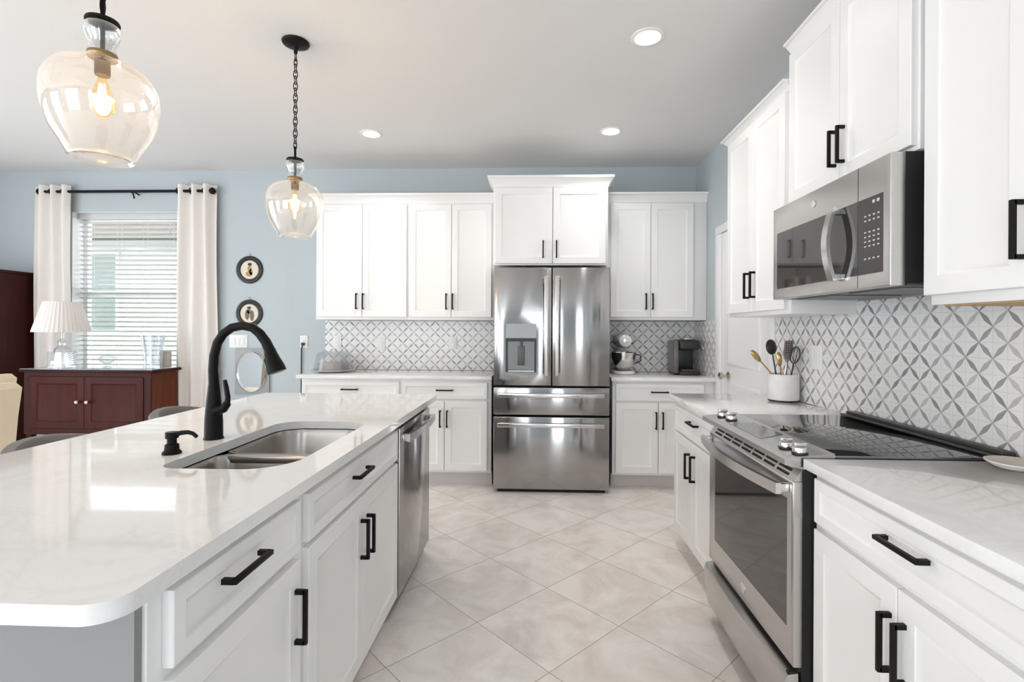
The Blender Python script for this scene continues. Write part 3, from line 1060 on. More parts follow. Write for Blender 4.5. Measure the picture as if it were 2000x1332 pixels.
for x, y, w_ in ((-3.6, .3, 'added unseen over the dining side, left of the frame'),
                 (-1.3, -1.6, 'added unseen over the room behind the camera, nearer the kitchen'), (-3.6, -2.2, 'added unseen in the far left corner behind the camera')):
    can(x, y, 'recessed ceiling downlight ' + w_)  # out-of-view downlights, added to help light the room

# ------------------------------------------------------------------ pendants
PX, PY, PZ = -1.27, 2.58, 1.93
pd = thing('pendant_light', 'clear glass jug pendant on a black chain, farther over the island', 'pendant light', (PX, PY, 1.77), 'glass pendants over the island')
prof = [(.072, -.168), (.080, -.163), (.092, -.138), (.115, -.100), (.130, -.060), (.138, -.022), (.1395, .012), (.137, .040), (.127, .066), (.109, .088), (.086, .102), (.060, .110), (.044, .116), (.036, .124), (.033, .135)]
mb = MB(); mb.lathe(prof, PX, PY, PZ, 48)
mb.lathe([(0, -.150), (.05, -.153), (.070, -.160), (.076, -.170), (.081, -.166)], PX, PY, PZ, 48)
mb.build('glass_globe', GLASS, pd)
mb = MB(); mb.lathe([(.033, .135), (.034, .146), (.031, .158), (.034, .170), (.044, .190), (.046, .206), (.040, .222), (.030, .232)], PX, PY, PZ, 40)
mb.build('glass_neck', GLASSN, pd)
mb = MB(); mb.lathe([(0, .236), (.040, .236), (.042, .232), (.042, .228), (.0, .228)], PX, PY, PZ, 32)
mb.build('top_cap', BLACK, pd)
mb = MB(); mb.lathe([(.005, .125), (.036, .125), (.038, .130), (.036, .139), (.005, .139), (.005, .125)], PX, PY, PZ, 32)
mb.build('socket_ring', BRASS, pd)
mb = MB(); mb.cyl((PX, PY, PZ + .08), (PX, PY, PZ + .30), .006, n=12)
mb.lathe([(0, .075), (.018, .075), (.019, .08), (.019, .118), (.012, .124), (0, .124)], PX, PY, PZ, 24)
mb.build('stem', FAUCET, pd)
mb = MB(); mb.lathe([(.010, .074), (.012, .06), (.020, .035), (.030, .005), (.031, -.012), (.026, -.03), (.014, -.043), (0, -.047)], PX, PY, PZ, 28)
bl = mb.build('bulb', BULBG, pd)
mb = MB()
for k in range(5):
    t = 2 * PI * k / 5
    mb.tube([(PX + .006 * math.cos(t), PY + .006 * math.sin(t), PZ + .05), (PX + .013 * math.cos(t), PY + .013 * math.sin(t), PZ + .0), (PX + .007 * math.cos(t + .5), PY + .007 * math.sin(t + .5), PZ - .028)], .0016, 6)
mb.build('filament', FILA, bl)
mb = MB()
zt, zb = 2.715, PZ + .262
nl = 17
step = (zt - zb) / nl
for i in range(nl):
    z = zb + step * (i + .5)
    L_ = step * .78
    wdt = .0105
    long_ = i in (0, 1, nl - 1, nl - 2)
    pts = []
    for k in range(14):
        t = 2 * PI * k / 14
        q = wdt * (.75 if long_ else 1.0) * math.cos(t)
        pts.append((PX + (q if i % 2 else 0), PY + (0 if i % 2 else q), z + L_ * math.sin(t)))
    mb.tube(pts, .0024, 6, closed=True)
mb.tube([(PX, PY, zb - .022), (PX, PY, zb - .004)], .005, 8)
mb.build('chain', BLACK, pd)
mb = MB(); mb.lathe([(0, -.001), (.066, -.001), (.068, -.006), (.064, -.014), (.045, -.022), (.018, -.030), (.010, -.045), (.009, -.060), (0, -.062)], PX, PY, CEIL, 36)
mb.build('canopy', BLACK, pd)
pd2 = dup(pd, (-1.275, 1.425, 1.785), 'clear glass jug pendant on a black chain, nearer over the island')
for p_ in ((PX, PY, PZ - .005), (-1.275, 1.425, 1.785 + .155)):
    ld = bpy.data.lights.new('bulb_light', 'POINT')
    ld.energy = 2.4
    ld.color = (1, .70, .40)
    ld.shadow_soft_size = .03
    lo = bpy.data.objects.new('bulb_light', ld)
    lo.location = p_
    COL.objects.link(lo)

# ------------------------------------------------------------------ worktop things
CKX, CKY = -1.812, 4.40
ck = thing('cake_carrier', 'clear domed cake carrier with a dark cake on the back left countertop', 'cake dome', (CKX, CKY, T))
mb = MB(); mb.lathe([(0, .001), (.12, .001), (.165, .006), (.188, .014), (.190, .019), (.184, .020), (.16, .012), (0, .010)], CKX, CKY, T, 48)
mb.build('tray', mat('grey_tray_plastic', (.55, .53, .52), .35), ck)
mb = MB(); mb.lathe([(.166, .014), (.158, .05), (.148, .10), (.140, .145), (.128, .165), (.10, .174), (0, .176)], CKX, CKY, T, 60, ripple=(30, .008))
mb.build('dome', DOME, ck)
mb = MB(); mb.lathe([(0, .0125), (.128, .0125), (.130, .02), (.130, .072), (.125, .078), (0, .080)], CKX, CKY, T, 40)
mb.build('cake', CAKE, ck)

MX, MY = .742, 4.44
mx = thing('stand_mixer', 'white stand mixer with steel bowl on the countertop right of the refrigerator', 'stand mixer', (MX, MY, T))
mb = MB()
rg = [[(MX + x * k, MY + .02 + y * k, T + z) for x, y in rrect(-.09, .09, -.16, .15, (.085, .085, .05, .05))] for k, z in ((.95, .001), (1, .006), (1, .022), (.94, .03))]
mb.rings(rg)
mb.build('base', CERAM, mx)
mb = MB()
rg = [[(MX + x * k, MY + .115 + y * k + dy, T + z) for x, y in rrect(-.055, .055, -.045, .045, (.03, .03, .03, .03))] for k, z, dy in ((1.1, .028, 0), (.95, .06, .005), (.85, .14, .005), (1, .22, -.01))]
mb.rings(rg)
mb.build('column', CERAM, mx)
mb = MB()
rg = []
for i, (yy, r_) in enumerate(((.17, .02), (.165, .05), (.14, .068), (.08, .072), (0, .068), (-.08, .062), (-.125, .054), (-.14, .035), (-.145, .01))):
    rg.append([(MX + r_ * math.cos(2 * PI * k / 24), MY + yy, T + .288 + r_ * .9 * math.sin(2 * PI * k / 24)) for k in range(24)])
mb.rings(rg)
hd = mb.build('head', CERAM, mx)
mb = MB()
for yy in (-.02, -.085):
    rr_ = .0668 if yy > -.05 else .0622
mb.box(MX - .072, MX + .072, MY - .10, MY + .10, T + .258, T + .272)
mb.build('trim_band', BLKPLAST, hd)
mb = MB(); mb.lathe([(0, 0), (.02, 0), (.02, .012), (0, .013)], MX, MY - .138, T + .29, 20, mtx=Matrix.Rotation(PI / 2, 4, 'X'))
mb.build('hub_cap', BRIGHT, hd)
mb = MB(); mb.lathe([(0, .034), (.05, .034), (.055, .042), (.085, .08), (.105, .14), (.108, .185), (.111, .188), (.106, .186), (.10, .14), (.08, .085), (0, .05)], MX, MY - .035, T, 36)
bw = mb.build('mixing_bowl', BRIGHT, mx)
mb = MB(); mb.tube([(MX + .098, MY - .06, T + .17), (MX + .135, MY - .08, T + .165), (MX + .14, MY - .083, T + .12), (MX + .10, MY - .06, T + .095)], .006, 10)
mb.build('handle', BLKPLAST, bw)

CX, CY = 1.285, 4.44
cf = thing('coffee_maker', 'black single-serve coffee maker in the corner of the back right countertop', 'coffee maker', (CX, CY, T))
mb = MB()
mb.box(CX - .085, CX + .085, CY - .14, CY + .14, T + .001, T + .035, .012)
mb.box(CX - .075, CX + .075, CY + .02, CY + .14, T + .036, T + .25, .012)
mb.build('housing', BLKPLAST, cf)
mb = MB(); mb.box(CX - .085, CX + .085, CY - .12, CY + .13, T + .215, T + .298, .018, 3)
ch = mb.build('brew_head', BLKPLAST, cf)
mb = MB(); mb.lathe([(.0, .299), (.062, .299), (.066, .303), (.062, .312), (0, .314)], CX, CY - .035, T, 32)
mb.build('lid', NICKEL, ch)
mb = MB(); mb.box(CX - .125, CX - .0865, CY - .10, CY + .13, T + .012, T + .29, .010)
mb.build('water_reservoir', mat('smoked_reservoir', (.14, .125, .12), .2), cf)
mb = MB(); mb.tube([(CX + .085, CY - .06, T + .25), (CX + .11, CY - .08, T + .245), (CX + .125, CY - .10, T + .215)], [.010, .010, .008], 10)
mb.build('lever', NICKEL, ch)
mb = MB(); mb.box(CX - .06, CX + .06, CY - .13, CY - .02, T + .0355, T + .045, .002)
mb.build('drip_tray', DGREY, cf)

UX, UY = 1.338, 2.80
uc = thing('utensil_crock', 'white marbled crock on the far right countertop beside the range', 'crock', (UX, UY, T))
mb = MB(); mb.lathe([(0, .001), (.07, .001), (.076, .006), (.078, .012), (.078, .143), (.076, .147), (.072, .147), (.070, .14), (.070, .02), (0, .015)], UX, UY, T, 40)
mb.build('pot', MARBLE, uc)
mb = MB(); mb.lathe([(.0, .0008), (.071, .0008), (.0772, .0058), (.0788, .009), (.0788, .0055), (.072, .0003), (0, .0003)], UX, UY, T, 40)
mb.build('base_ring', BLKPLAST, uc)
UG = 'kitchen utensils standing in the crock'
def utensil(name, label, cat, tip, foot, m_, head):
    p0 = Vector((UX + foot[0], UY + foot[1], T + .02)); p1 = Vector((UX + tip[0], UY + tip[1], T + tip[2]))
    r = thing(name, label, cat, tuple(p0), UG)
    m2 = MB(); m2.tube([p0, p0.lerp(p1, .5), p1], [.005, .0042, .0038], 10)
    m2.build('handle', m_, r)
    head(r, p1, (p1 - p0).normalized())
    return r
def blade(w, h, th, m_, holes=0, name='blade'):
    def f(r, p, d):
        side = d.cross(Vector((-.4, 1, 0)).normalized()).normalized()
        nrm = d.cross(side).normalized()
        m2 = MB()
        ol = [(-.25, 0), (-.5, .25), (-.5, .9), (-.42, 1), (.42, 1), (.5, .9), (.5, .25), (.25, 0)]
        m2.rings([[p + side * (x * w) + d * (y * h - .004) + nrm * (k * th) for x, y in ol] for k in (-.5, .5)])
        m2.build(name, m_, r)
        if holes:
            m3 = MB()
            for i in range(3):
                for j in range(5):
                    q = p + side * ((i - 1) * w * .27) + d * (h * (.3 + .13 * j))
                    m3.rings([[q + side * (.0035 * math.cos(t * PI / 3)) + d * (.005 * math.sin(t * PI / 3)) + nrm * (k * (th * .5 + .0004)) for t in range(6)] for k in (-1, 1)])
            m3.build('holes', SHADOW, r)
    return f
def spoon(w, h, m_):
    def f(r, p, d):
        side = d.cross(Vector((-.3, 1, 0)).normalized()).normalized()
        nrm = d.cross(side).normalized()
        m2 = MB()
        rg_ = []
        for kk in (.05, .35, .7, .9, 1):
            rg_.append([p + d * (h * .5) + side * (w * .5 * kk * math.cos(2 * PI * t / 16)) + d * (h * .5 * kk * math.sin(2 * PI * t / 16)) + nrm * (.012 * (1 - kk * kk)) for t in range(16)])
        for kk in (1, .7, .05):
            rg_.append([p + d * (h * .5) + side * (w * .5 * kk * math.cos(2 * PI * t / 16)) + d * (h * .5 * kk * math.sin(2 * PI * t / 16)) + nrm * (.010 * (1 - kk * kk) - .002) for t in range(16)])
        m2.rings(rg_)
        m2.build('bowl', m_, r)
    return f
def whisk(r, p, d):
    side = d.orthogonal().normalized(); nn = d.cross(side)
    m2 = MB()
    for k in range(5):
        t = PI * k / 5
        w_ = side * math.cos(t) + nn * math.sin(t)
        pts = [p + d * (.095 * (1 - math.cos(a_)) / 2) * 1.0 + w_ * (.024 * math.sin(a_)) for a_ in [PI * i / 8 for i in range(9)]]
        pts2 = [p + d * (.095 * (1 - math.cos(a_)) / 2) - w_ * (.024 * math.sin(a_)) for a_ in [PI * i / 8 for i in range(9)]]
        m2.tube(pts, .0016, 6); m2.tube(pts2, .0016, 6)
    m2.build('wire_loops', BLKPLAST, r)
utensil('slotted_turner', 'taupe slotted turner standing in the white crock', 'kitchen utensil', (.012, -.02, .235), (.01, .01), SILIC, blade(.062, .10, .004, SILIC, 1))
utensil('whisk', 'dark wire whisk leaning right in the white crock', 'kitchen utensil', (.038, -.03, .205), (.02, .0), BLKPLAST, whisk)
utensil('ladle', 'dark ladle with round bowl at the back of the white crock', 'kitchen utensil', (-.045, .03, .25), (-.01, .02), BLKPLAST, spoon(.07, .085, BLKPLAST))
utensil('serving_spoon', 'gold leaf-shaped serving spoon leaning furthest left out of the crock', 'kitchen utensil', (-.135, -.03, .215), (.05, .01), GOLDM, spoon(.034, .085, GOLDM))
utensil('serving_spoon', 'gold serving spoon standing beside the taupe turner in the crock', 'kitchen utensil', (-.035, -.035, .19), (-.01, -.02), GOLDM, spoon(.034, .08, GOLDM))
utensil('spatula', 'slim steel spatula half hidden between the turner and whisk', 'kitchen utensil', (.03, .025, .215), (.0, .03), BRIGHT, blade(.04, .075, .003, STEEL))

SRX, SRY = 1.342, 1.462
sr_ = thing('spoon_rest', 'round tan and white ceramic spoon rest beside the cooktop', 'spoon rest', (SRX, SRY, T))
mb = MB(); mb.lathe([(0, .001), (.045, .001), (.055, .006), (.070, .017), (.0705, .020), (.068, .0205)], SRX, SRY, T, 40)
mb.build('rim', CERAM, sr_)
mb = MB(); mb.lathe([(.068, .0203), (.05, .013), (.02, .010), (0, .010)], SRX, SRY, T, 40)
mb.build('dish', TANC, sr_)

# wall plates
def plate(label, fr_, u, z, w, h, kind, group='wall plates'):
    r = thing('wall_plate', label, 'outlet' if kind == 'outlet' else 'light switch', fr_.pt(u, 0, z), group)
    m_ = MB(); fr_.box(m_, u - w / 2, u + w / 2, .0005, .006, z - h / 2, z + h / 2, .0015)
    m_.build('cover', PLATE, r)
    m_ = MB()
    if kind == 'outlet':
        for dz_ in (-.022, .022): fr_.box(m_, u - .017, u + .017, .0062, .0085, z + dz_ - .015, z + dz_ + .015, .002)
        m_.build('socket', PLATE, r)
    else:
        n_ = kind
        for i in range(n_):
            uu = u + (i - (n_ - 1) / 2) * .044
            fr_.box(m_, uu - .014, uu + .014, .0062, .0095, z - .032, z + .032, .002)
        m_.build('rocker', PLATE, r)
    return r
FT = Fr('back', YW - .0092)
FW, FDn = Fr('back', YW), Fr('back', YD)
FTR = Fr('right', XW - .0092)
plate('white outlet plate on the tile just above the cake dome', FT, -1.874, 1.157, .075, .12, 'outlet')
plate('white switch plate on the tile midway between cake dome and refrigerator', FT, -1.462, 1.14, .075, .12, 1)
plate('white outlet plate on the tile nearest the refrigerator', FT, -.79, 1.154, .075, .12, 'outlet')
plate('white plate on the star tile behind the range, near the crock', FTR, 2.63, 1.15, .12, .12, 2)
plate('wide white switch plate below the round pictures', FDn, -2.842, 1.158, .175, .125, 3)
plate('white outlet with black plug left of the tile backsplash', FW, -2.196, 1.158, .072, .115, 'outlet')
cd = thing('power_cord', 'black cord plugged in the wall outlet left of the backsplash', 'power cord', (-2.196, YW - .02, 1.13))
mb = MB(); mb.box(-2.212, -2.184, YW - .034, YW - .009, 1.124, 1.150, .004)
mb.build('plug', BLKPLAST, cd)
mb = MB(); mb.tube([(-2.2, YW - .024, 1.126), (-2.212, YW - .018, 1.10), (-2.216, YW - .012, 1.0), (-2.217, YW - .010, .6), (-2.216, YW - .010, .02)], .0055, 8)
mb.build('cable', BLKPLAST, cd)

# ------------------------------------------------------------------ dining side
# round pictures
def medallion(z, label, fig):
    r = thing('round_picture', label, 'picture', (-2.737, YD, z), 'round framed pictures')
    X, Y = -2.737, YD - .001
    rot = Matrix.Rotation(PI / 2, 4, 'X')
    m_ = MB(); m_.lathe([(.088, 0), (.130, 0), (.131, .006), (.122, .016), (.112, .018), (.104, .014), (.096, .016), (.089, .010), (.088, 0)], X, Y, z, 44, mtx=rot)
    m_.build('frame', BLKPLAST, r)
    m_ = MB(); m_.lathe([(0, .002), (.0882, .002), (.0882, .004), (0, .005)], X, Y, z, 40, mtx=rot)
    m_.build('picture', PICT, r)
    m_ = MB()
    def blob(cx, cz, rx, rz, y=.0056):
        m_.rings([[(X + cx + rx * math.cos(2 * PI * t / 16), Y - yy, z + cz + rz * math.sin(2 * PI * t / 16)) for t in range(16)] for yy in (.0045, y)])
    if fig == 1:
        blob(0, .012, .020, .034); blob(-.004, -.040, .033, .026); blob(.014, -.02, .016, .03)
    else:
        blob(-.020, -.012, .022, .05); blob(.026, -.022, .020, .05); blob(-.002, .016, .02, .022)
    m_.build('figure', FIG1 if fig == 1 else FIG2, r)
    m_ = MB()
    m_.rings([[(X + (.002 if fig == 1 else -.002) + .020 * math.cos(2 * PI * t / 16), Y - yy, z + .052 + .014 * math.sin(2 * PI * t / 16)) for t in range(16)] for yy in (.0045, .0062)])
    m_.build('figure_hair', BLKPLAST, r)
    m_ = MB(); m_.tube([(X, Y - .004, z + .128), (X - .008, Y - .005, z + .142), (X, Y - .005, z + .156), (X + .008, Y - .005, z + .142)], .0022, 6, closed=True)
    m_.build('hanging_ring', NICKEL, r)
medallion(1.836, 'upper round black framed picture with one golden figure', 1)
medallion(1.423, 'lower round black framed picture with two brown figures', 2)

mi = thing('wall_mirror', 'oval silver rimmed mirror on a grey panel behind the faucet', 'mirror', (-2.70, YD, .875))
mb = MB(); mb.box(-2.865, -2.535, YD - .022, YD - .001, .66, 1.09, .003)
mb.build('backing_panel', GREYP, mi)
def oval(m_, y, rx, rz, n=48): return [(-2.70 + rx * math.cos(2 * PI * t / n), y, .875 + rz * math.sin(2 * PI * t / n)) for t in range(n)]
mb = MB(); mb.rings([oval(mb, YD - .0225, .146, .196), oval(mb, YD - .032, .146, .196), oval(mb, YD - .036, .140, .190), oval(mb, YD - .032, .132, .182), oval(mb, YD - .026, .130, .18)], False, False)
mb.build('rim', BRIGHT, mi)
mb = MB(); mb.rings([oval(mb, YD - .0225, .1305, .1805), oval(mb, YD - .0265, .1305, .1805)])
mb.build('glass', MIRROR, mi)

# curtain rod and curtains
ro = thing('curtain_rod', 'black metal curtain rod above the dining window', 'curtain rod', (-3.82, YD - .08, 2.566))
RY = YD - .075
mb = MB(); mb.tube([(-4.73, RY, 2.566), (-3.06, RY, 2.566)], .0135, 14)
mb.build('rod', BLACK, ro)
for x in (-4.73, -3.055):
    mb = MB(); mb.lathe([(0, -.03), (.014, -.028), (.026, -.014), (.030, 0), (.026, .014), (.014, .028), (0, .03)], x, RY, 2.566, 20)
    mb.build('finial', BLACK, ro)
mb = MB(); mb.tube([(-3.845, RY, 2.56), (-3.82, RY - .002, 2.55), (-3.815, RY + .01, 2.50)], .007, 8); mb.tube([(-3.82, RY, 2.566), (-3.82, YD - .002, 2.55)], .007, 8)
mb.build('bracket', BLACK, ro)
def curtain(x0, x1, label, ph, flare):
    r = thing('curtain', label, 'curtain', ((x0 + x1) / 2, RY, .02), 'ivory grommet curtains')
    m_ = MB()
    n = 72
    rows = 14
    rg_ = []
    for j in range(rows + 1):
        z = .015 + (2.625 - .015) * j / rows
        ring = []
        k = 1 - j / rows
        for i in range(n + 1):
            t = i / n
            x = x0 + (x1 - x0) * t + flare * k * (t - .2) + .006 * math.sin(7 * t + z * 2)
            amp = .036 * (1 - .25 * k)
            y = RY + amp * math.sin(2 * PI * 3.0 * t + ph) + .006 * math.sin(5 * t + 3 * z)
            ring.append((x, y, z))
        rg_.append(ring)
    back = [[(x, y + .003, z) for x, y, z in ring[::-1]] for ring in rg_]
    m_.rings([a_ + b_ for a_, b_ in zip(rg_, back)])
    m_.build('panel', CURT, r)
    m_ = MB()
    for i in range(3):
        t = (i * .5 + (.25 - ph / (2 * PI) * .5) % .5 + .0) / 3 * 2
        if t > .97: continue
        x = x0 + (x1 - x0) * min(.96, max(.04, t))
        m_.tube([(x, RY + .026 * math.cos(2 * PI * q / 14), 2.566 + .026 * math.sin(2 * PI * q / 14)) for q in range(14)], .005, 6, closed=True)
    m_.build('grommet', BLACK, r)
    return r
curtain(-4.79, -4.435, 'ivory curtain panel left of the dining window, behind the lamp', .3, .02)
curtain(-3.40, -3.025, 'ivory curtain panel right of the dining window, beside the pictures', 2.4, .03)

# blinds
bd = thing('window_blind', 'white horizontal slat blind in the dining window', 'blind', ((WX0 + WX1) / 2, YD + .09, WZ0))
BYc = YD + .088
mb = MB(); mb.box(WX0 + .008, WX1 - .008, BYc - .03, BYc + .03, WZ1 - .062, WZ1 - .004, .003)
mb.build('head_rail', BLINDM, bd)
mb = MB()
z = WZ1 - .085
while z > WZ0 + .05:
    dy_, dz_ = .0225, -.0068
    mb.rings([[(x, BYc - dy_, z - dz_ - .0014), (x, BYc + dy_, z + dz_ - .0014), (x, BYc + dy_, z + dz_ + .0014), (x, BYc - dy_, z - dz_ + .0014)] for x in (WX0 + .012, WX1 - .012)])
    z -= .0462
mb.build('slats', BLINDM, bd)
mb = MB()
for x in (WX0 + .12, (WX0 + WX1) / 2 - .12, (WX0 + WX1) / 2 + .14, WX1 - .12):
    for yy in (BYc - .026, BYc + .026):
        mb.tube([(x, yy, WZ0 + .03), (x, yy, WZ1 - .06)], .0012, 5)
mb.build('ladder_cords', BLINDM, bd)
mb = MB(); mb.box(WX0 + .012, WX1 - .012, BYc - .025, BYc + .025, WZ0 + .022, WZ0 + .038, .003)
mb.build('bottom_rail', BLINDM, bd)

# sideboard
sb = thing('sideboard', 'dark cherry wood sideboard with two doors under the dining window', 'sideboard', (-3.94, 4.4, 0))
B0, B1, BY0, BY1, BT = -4.52, -3.315, 4.215, 4.575, .915
mb = MB(); mb.box(B0, B1, BY0, BY1, BT - .022, BT, .005)
top = mb.build('top', HUTCHW, sb)
mb = MB(); mb.box(B0 + .01, B1 - .01, BY0 + .01, BY1 - .01, BT + .0002, BT + .006)
mb.build('glass_cover', mat('glass_top', (.34, .40, .43), .05, var=.02), top)
mb = MB()
mb.box(B0 + .03, B1 - .035, BY0 + .04, BY1 - .01, .36, BT - .0225)
mb.build('case', CHERRYS, sb)
mb = MB()
mb.box(B0 + .03, B1 - .035, BY0 + .028, BY0 + .0395, BT - .06, BT - .0225)
mb.box(B0 + .03, B1 - .035, BY0 + .028, BY0 + .0395, .345, .40)
mb.box(B0 + .03, B0 + .09, BY0 + .028, BY0 + .0395, .40, BT - .06)
mb.box(B1 - .095, B1 - .035, BY0 + .028, BY0 + .0395, .40, BT - .06)
mb.build('face_frame', HUTCHW, sb)
FS = Fr('back', BY0 + .0395)
mid = (B0 + .09 + B1 - .095) / 2 - .02
for a_, b_, kx in ((B0 + .092, mid - .001, mid - .045), (mid + .001, B1 - .097, mid + .045)):
    mb = MB(); FS.panel(mb, a_, b_, .402, BT - .062, .0005, .018, .06)
    o = mb.build('door', CHERRY, sb)
    mb = MB(); mb.lathe([(.006, 0), (.006, .012), (.014, .02), (.016, .028), (.010, .035), (0, .036)], kx, BY0 + .0205, .635, 18, mtx=Matrix.Rotation(PI / 2, 4, 'X'))
    mb.build('knob', NICKEL, o)
for x in (B0 + .03, B1 - .085):
    for y in (BY0 + .045, BY1 - .065):
        mb = MB()
        mb.rings([[(x + .025 + q * k, y + .025 + w * k, z_) for q, w in ((-1, -1), (1, -1), (1, 1), (-1, 1))] for k, z_ in ((.016, .001), (.025, .3595))])
        mb.build('leg', HUTCHW, sb)

# hutch by the left wall
hu = thing('armoire', 'tall dark cherry armoire at the left edge beside the sideboard', 'armoire', (-5.1, 4.45, 0))
mb = MB(); mb.box(-5.6, -4.83, 4.28, 4.66, .06, 1.775)
mb.build('case', HUTCHW, hu)
mb = MB(); mb.box(-5.62, -4.815, 4.262, 4.668, 1.776, 1.80, .006)
mb.build('cornice', HUTCHW, hu)
mb = MB(); mb.box(-5.6, -4.84, 4.29, 4.65, .001, .0595)
mb.build('plinth', HUTCHW, hu)
FH = Fr('back', 4.2795)
for a_, b_ in ((-5.59, -5.22), (-5.215, -4.845)):
    mb = MB(); FH.panel(mb, a_, b_, .10, 1.75, .0005, .018, .07)
    mb.build('door', HUTCHW, hu)

# lamp on the sideboard
ST = BT + .0065
LX, LY = -4.285, 4.385
la = thing('table_lamp', 'table lamp with white pleated shade and crystal base on the sideboard', 'lamp', (LX, LY, ST))
mb = MB()
rg = [[(LX + x * k, LY + y * k, ST + z_) for x, y in rrect(-.085, .085, -.085, .085, (.012,) * 4, 4)] for k, z_ in ((1, .001), (1, .015), (.86, .02), (.86, .135), (.8, .145))]
mb.rings(rg)
mb.lathe([(.06, .146), (.055, .165), (.032, .19), (.028, .215), (.036, .232), (.02, .25), (.012, .262)], LX, LY, ST, 12, True, True)
mb.build('base', CRYSTAL, la)
mb = MB(); mb.cyl((LX, LY, ST + .255), (LX, LY, ST + .43), .008)
mb.build('stem', NICKEL, la)
mb = MB()
mb.lathe([(.205, .318), (.204, .330), (.135, .575), (.134, .588)], LX, LY, ST, 120, ripple=(40, .012))
mb.lathe([(.200, .32), (.131, .585)], LX, LY, ST, 60)
mb.build('lamp_shade', SHADE, la)
mb = MB()
for k in range(3):
    t = 2 * PI * k / 3
    mb.tube([(LX, LY, ST + .425), (LX + .128 * math.cos(t), LY + .128 * math.sin(t), ST + .575)], .002, 6)
mb.build('shade_harp', NICKEL, la)

cdx, cdy = -3.86, 4.38
cn = thing('candy_dish', 'small footed glass dish with pointed lid in the middle of the sideboard', 'dish', (cdx, cdy, ST))
mb = MB(); mb.lathe([(.03, .001), (.032, .006), (.01, .016), (.009, .03), (.03, .042), (.055, .062), (.066, .082)], cdx, cdy, ST, 24, True)
mb.build('bowl', CRYSTAL, cn)
mb = MB(); mb.lathe([(.067, .083), (.055, .10), (.03, .114), (.01, .122), (.006, .13), (.010, .138), (.006, .15), (0, .158)], cdx, cdy, ST, 24)
mb.build('lid', CRYSTAL, cn)
vx, vy = -3.455, 4.40
va = thing('crystal_vase', 'tall flared cut crystal vase near the right end of the sideboard', 'vase', (vx, vy, ST))
mb = MB(); mb.lathe([(0, .001), (.066, .001), (.068, .02), (.064, .03), (.070, .12), (.082, .22), (.092, .292), (.088, .292), (.076, .22), (.062, .12), (.055, .05), (0, .04)], vx, vy, ST, 48, ripple=(12, .035))
mb.build('body', CRYSTAL, va)
px_, py_ = -3.41, 4.495
pf = thing('photo_frame', 'small tan photo frame standing behind the crystal vase', 'picture frame', (px_, py_, ST))
mb = MB(); mb.box(px_ - .05, px_ + .05, py_ - .008, py_ + .008, ST + .001, ST + .145, .002)
mb.build('frame', mat('tan_frame', (.50, .40, .30), .5, var=.05), pf)
mb = MB(); mb.box(px_ - .038, px_ + .038, py_ - .0095, py_ - .0082, ST + .014, ST + .132)
mb.build('photo', mat('faded_photo', (.55, .47, .40), .4, var=.2, scale=25), pf)

# cream dining chairs
def pchair(x, y, ztop, label):
    r = thing('dining_chair', label, 'chair', (x, y, 0), 'cream dining chairs')
    m_ = MB()
    w = .225
    rg_ = []
    for z_, xx in ((.40, -.03), (.60, -.018), (.80, .0), (ztop - .03, .022), (ztop, .026)):
        k = .02 if z_ == ztop else 0
        rg_.append([(x + xx - .07 + k, y - w + k, z_), (x + xx - k, y - w + k, z_), (x + xx - k, y + w - k, z_), (x + xx - .07 + k, y + w - k, z_)])
    m_.rings(rg_)
    m_.build('backrest', CREAM, r)
    m_ = MB(); m_.box(x - .52, x - .105, y - w, y + w, .40, .49, .02, 3)
    m_.build('seat', CREAM, r)
    for lx in (x - .49, x - .07):
        for ly in (y - w + .03, y + w - .03):
            m_ = MB(); m_.rings([[(lx + q * k, ly + q2 * k, zz) for q, q2 in ((-1, -1), (1, -1), (1, 1), (-1, 1))] for k, zz in ((.015, .001), (.022, .399))])
            m_.build('leg', HUTCHW, r)
    return r
pchair(-2.83, 2.42, .985, 'cream upholstered dining chair at the left edge, in front of the other cream chair')
pchair(-3.38, 2.905, .985, 'cream upholstered dining chair at the left edge, behind the other cream chair')

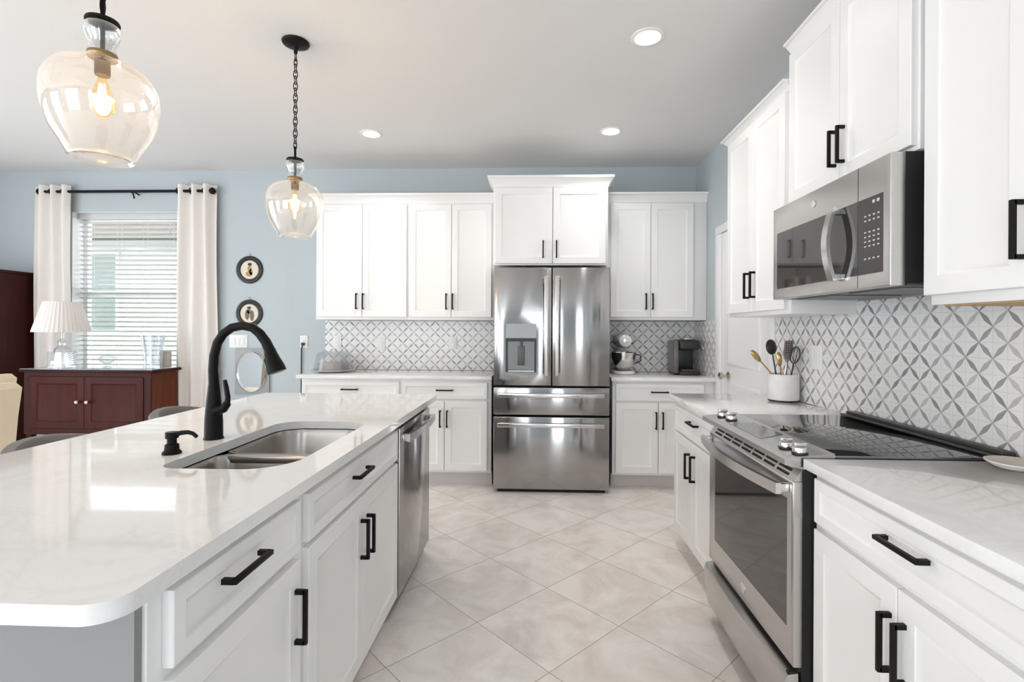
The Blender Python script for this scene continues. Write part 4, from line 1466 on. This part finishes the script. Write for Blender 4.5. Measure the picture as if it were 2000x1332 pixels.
# bar stools
SGX, SGY = -1.63, 1.78
sg = thing('bar_stool', 'grey bar stool with curved back at the island, nearer the camera', 'bar stool', (SGX, SGY, 0), 'grey bar stools at the island')
mb = MB()
rg = []
n = 30
for i in range(n + 1):
    t = math.radians(78 + (282 - 78) * i / n)
    drop = .055 * abs(math.cos((i / n) * PI)) ** 2.2
    ro_, ri = .225, .185
    cx, cy = math.cos(t), math.sin(t)
    zt_ = .882 - drop
    rg.append([(SGX + ri * cx, SGY + ri * cy, .68), (SGX + (ro_ - .012) * cx, SGY + (ro_ - .012) * cy, .68), (SGX + ro_ * cx, SGY + ro_ * cy, .70), (SGX + (ro_ + .012) * cx, SGY + (ro_ + .012) * cy, zt_ - .012),
               (SGX + (ro_ + .004) * cx, SGY + (ro_ + .004) * cy, zt_), (SGX + (ri + .012) * cx, SGY + (ri + .012) * cy, zt_), (SGX + (ri + .004) * cx, SGY + (ri + .004) * cy, zt_ - .012)])
mb.rings(rg)
mb.build('backrest', STOOLF, sg)
mb = MB(); mb.lathe([(0, .60), (.17, .60), (.185, .615), (.185, .655), (.17, .672), (0, .678)], SGX, SGY, 0, 36)
mb.build('seat', STOOLF, sg)
for sx, sy in ((-1, -1), (1, -1), (1, 1), (-1, 1)):
    mb = MB(); mb.tube([(SGX + sx * .17, SGY + sy * .17, .001), (SGX + sx * .115, SGY + sy * .115, .602)], [.012, .014], 10)
    mb.build('leg', BLACK, sg)
mb = MB(); mb.tube([(SGX + .158 * sx, SGY + .158 * sy, .2) for sx, sy in ((-1, -1), (1, -1), (1, 1), (-1, 1))], .009, 8, closed=True)
mb.build('footrest', BLACK, sg)
dup(sg, (-1.665, 2.475, 0), 'grey bar stool with curved back at the island, farther beside the sideboard end')

# ------------------------------------------------------------------ outside the dining window
mb = MB(); mb.box(-14, 0, YD + .4, 14, -.25, -.15)
struct(mb.build('exterior_ground', LAWN))
NY = 7.6
nb = thing('neighbouring_house', 'pale stucco house wall seen through the dining window blind', 'house', (-6.5, NY, -.15))
mb = MB(); mb.box(-11, -2, NY, NY + .2, -.149, 2.62)
nw = mb.build('wall', STUCCO, nb)
mb = MB(); mb.box(-11.3, -1.7, NY - .5, NY + .25, 2.62, 2.70); mb.box(-11.3, -1.7, NY - .53, NY - .50, 2.60, 2.80)
mb.build('eave', EAVE, nb)
wx0, wx1, wz0, wz1 = -7.0, -6.55, 1.235, 2.42
mb = MB(); mb.box(wx0, wx1, NY - .012, NY - .001, wz0, wz1)
wf = mb.build('window', GREENGL, nw)
mb = MB()
for q in ((wx0 - .04, wx0, wz0 - .04, wz1 + .04), (wx1, wx1 + .04, wz0 - .04, wz1 + .04), (wx0, wx1, wz1, wz1 + .04), (wx0, wx1, wz0 - .04, wz0), (wx0, wx1, 1.80, 1.84)):
    mb.box(q[0], q[1], NY - .025, NY - .001, q[2], q[3])
mb.build('frame', TRIMW, wf)
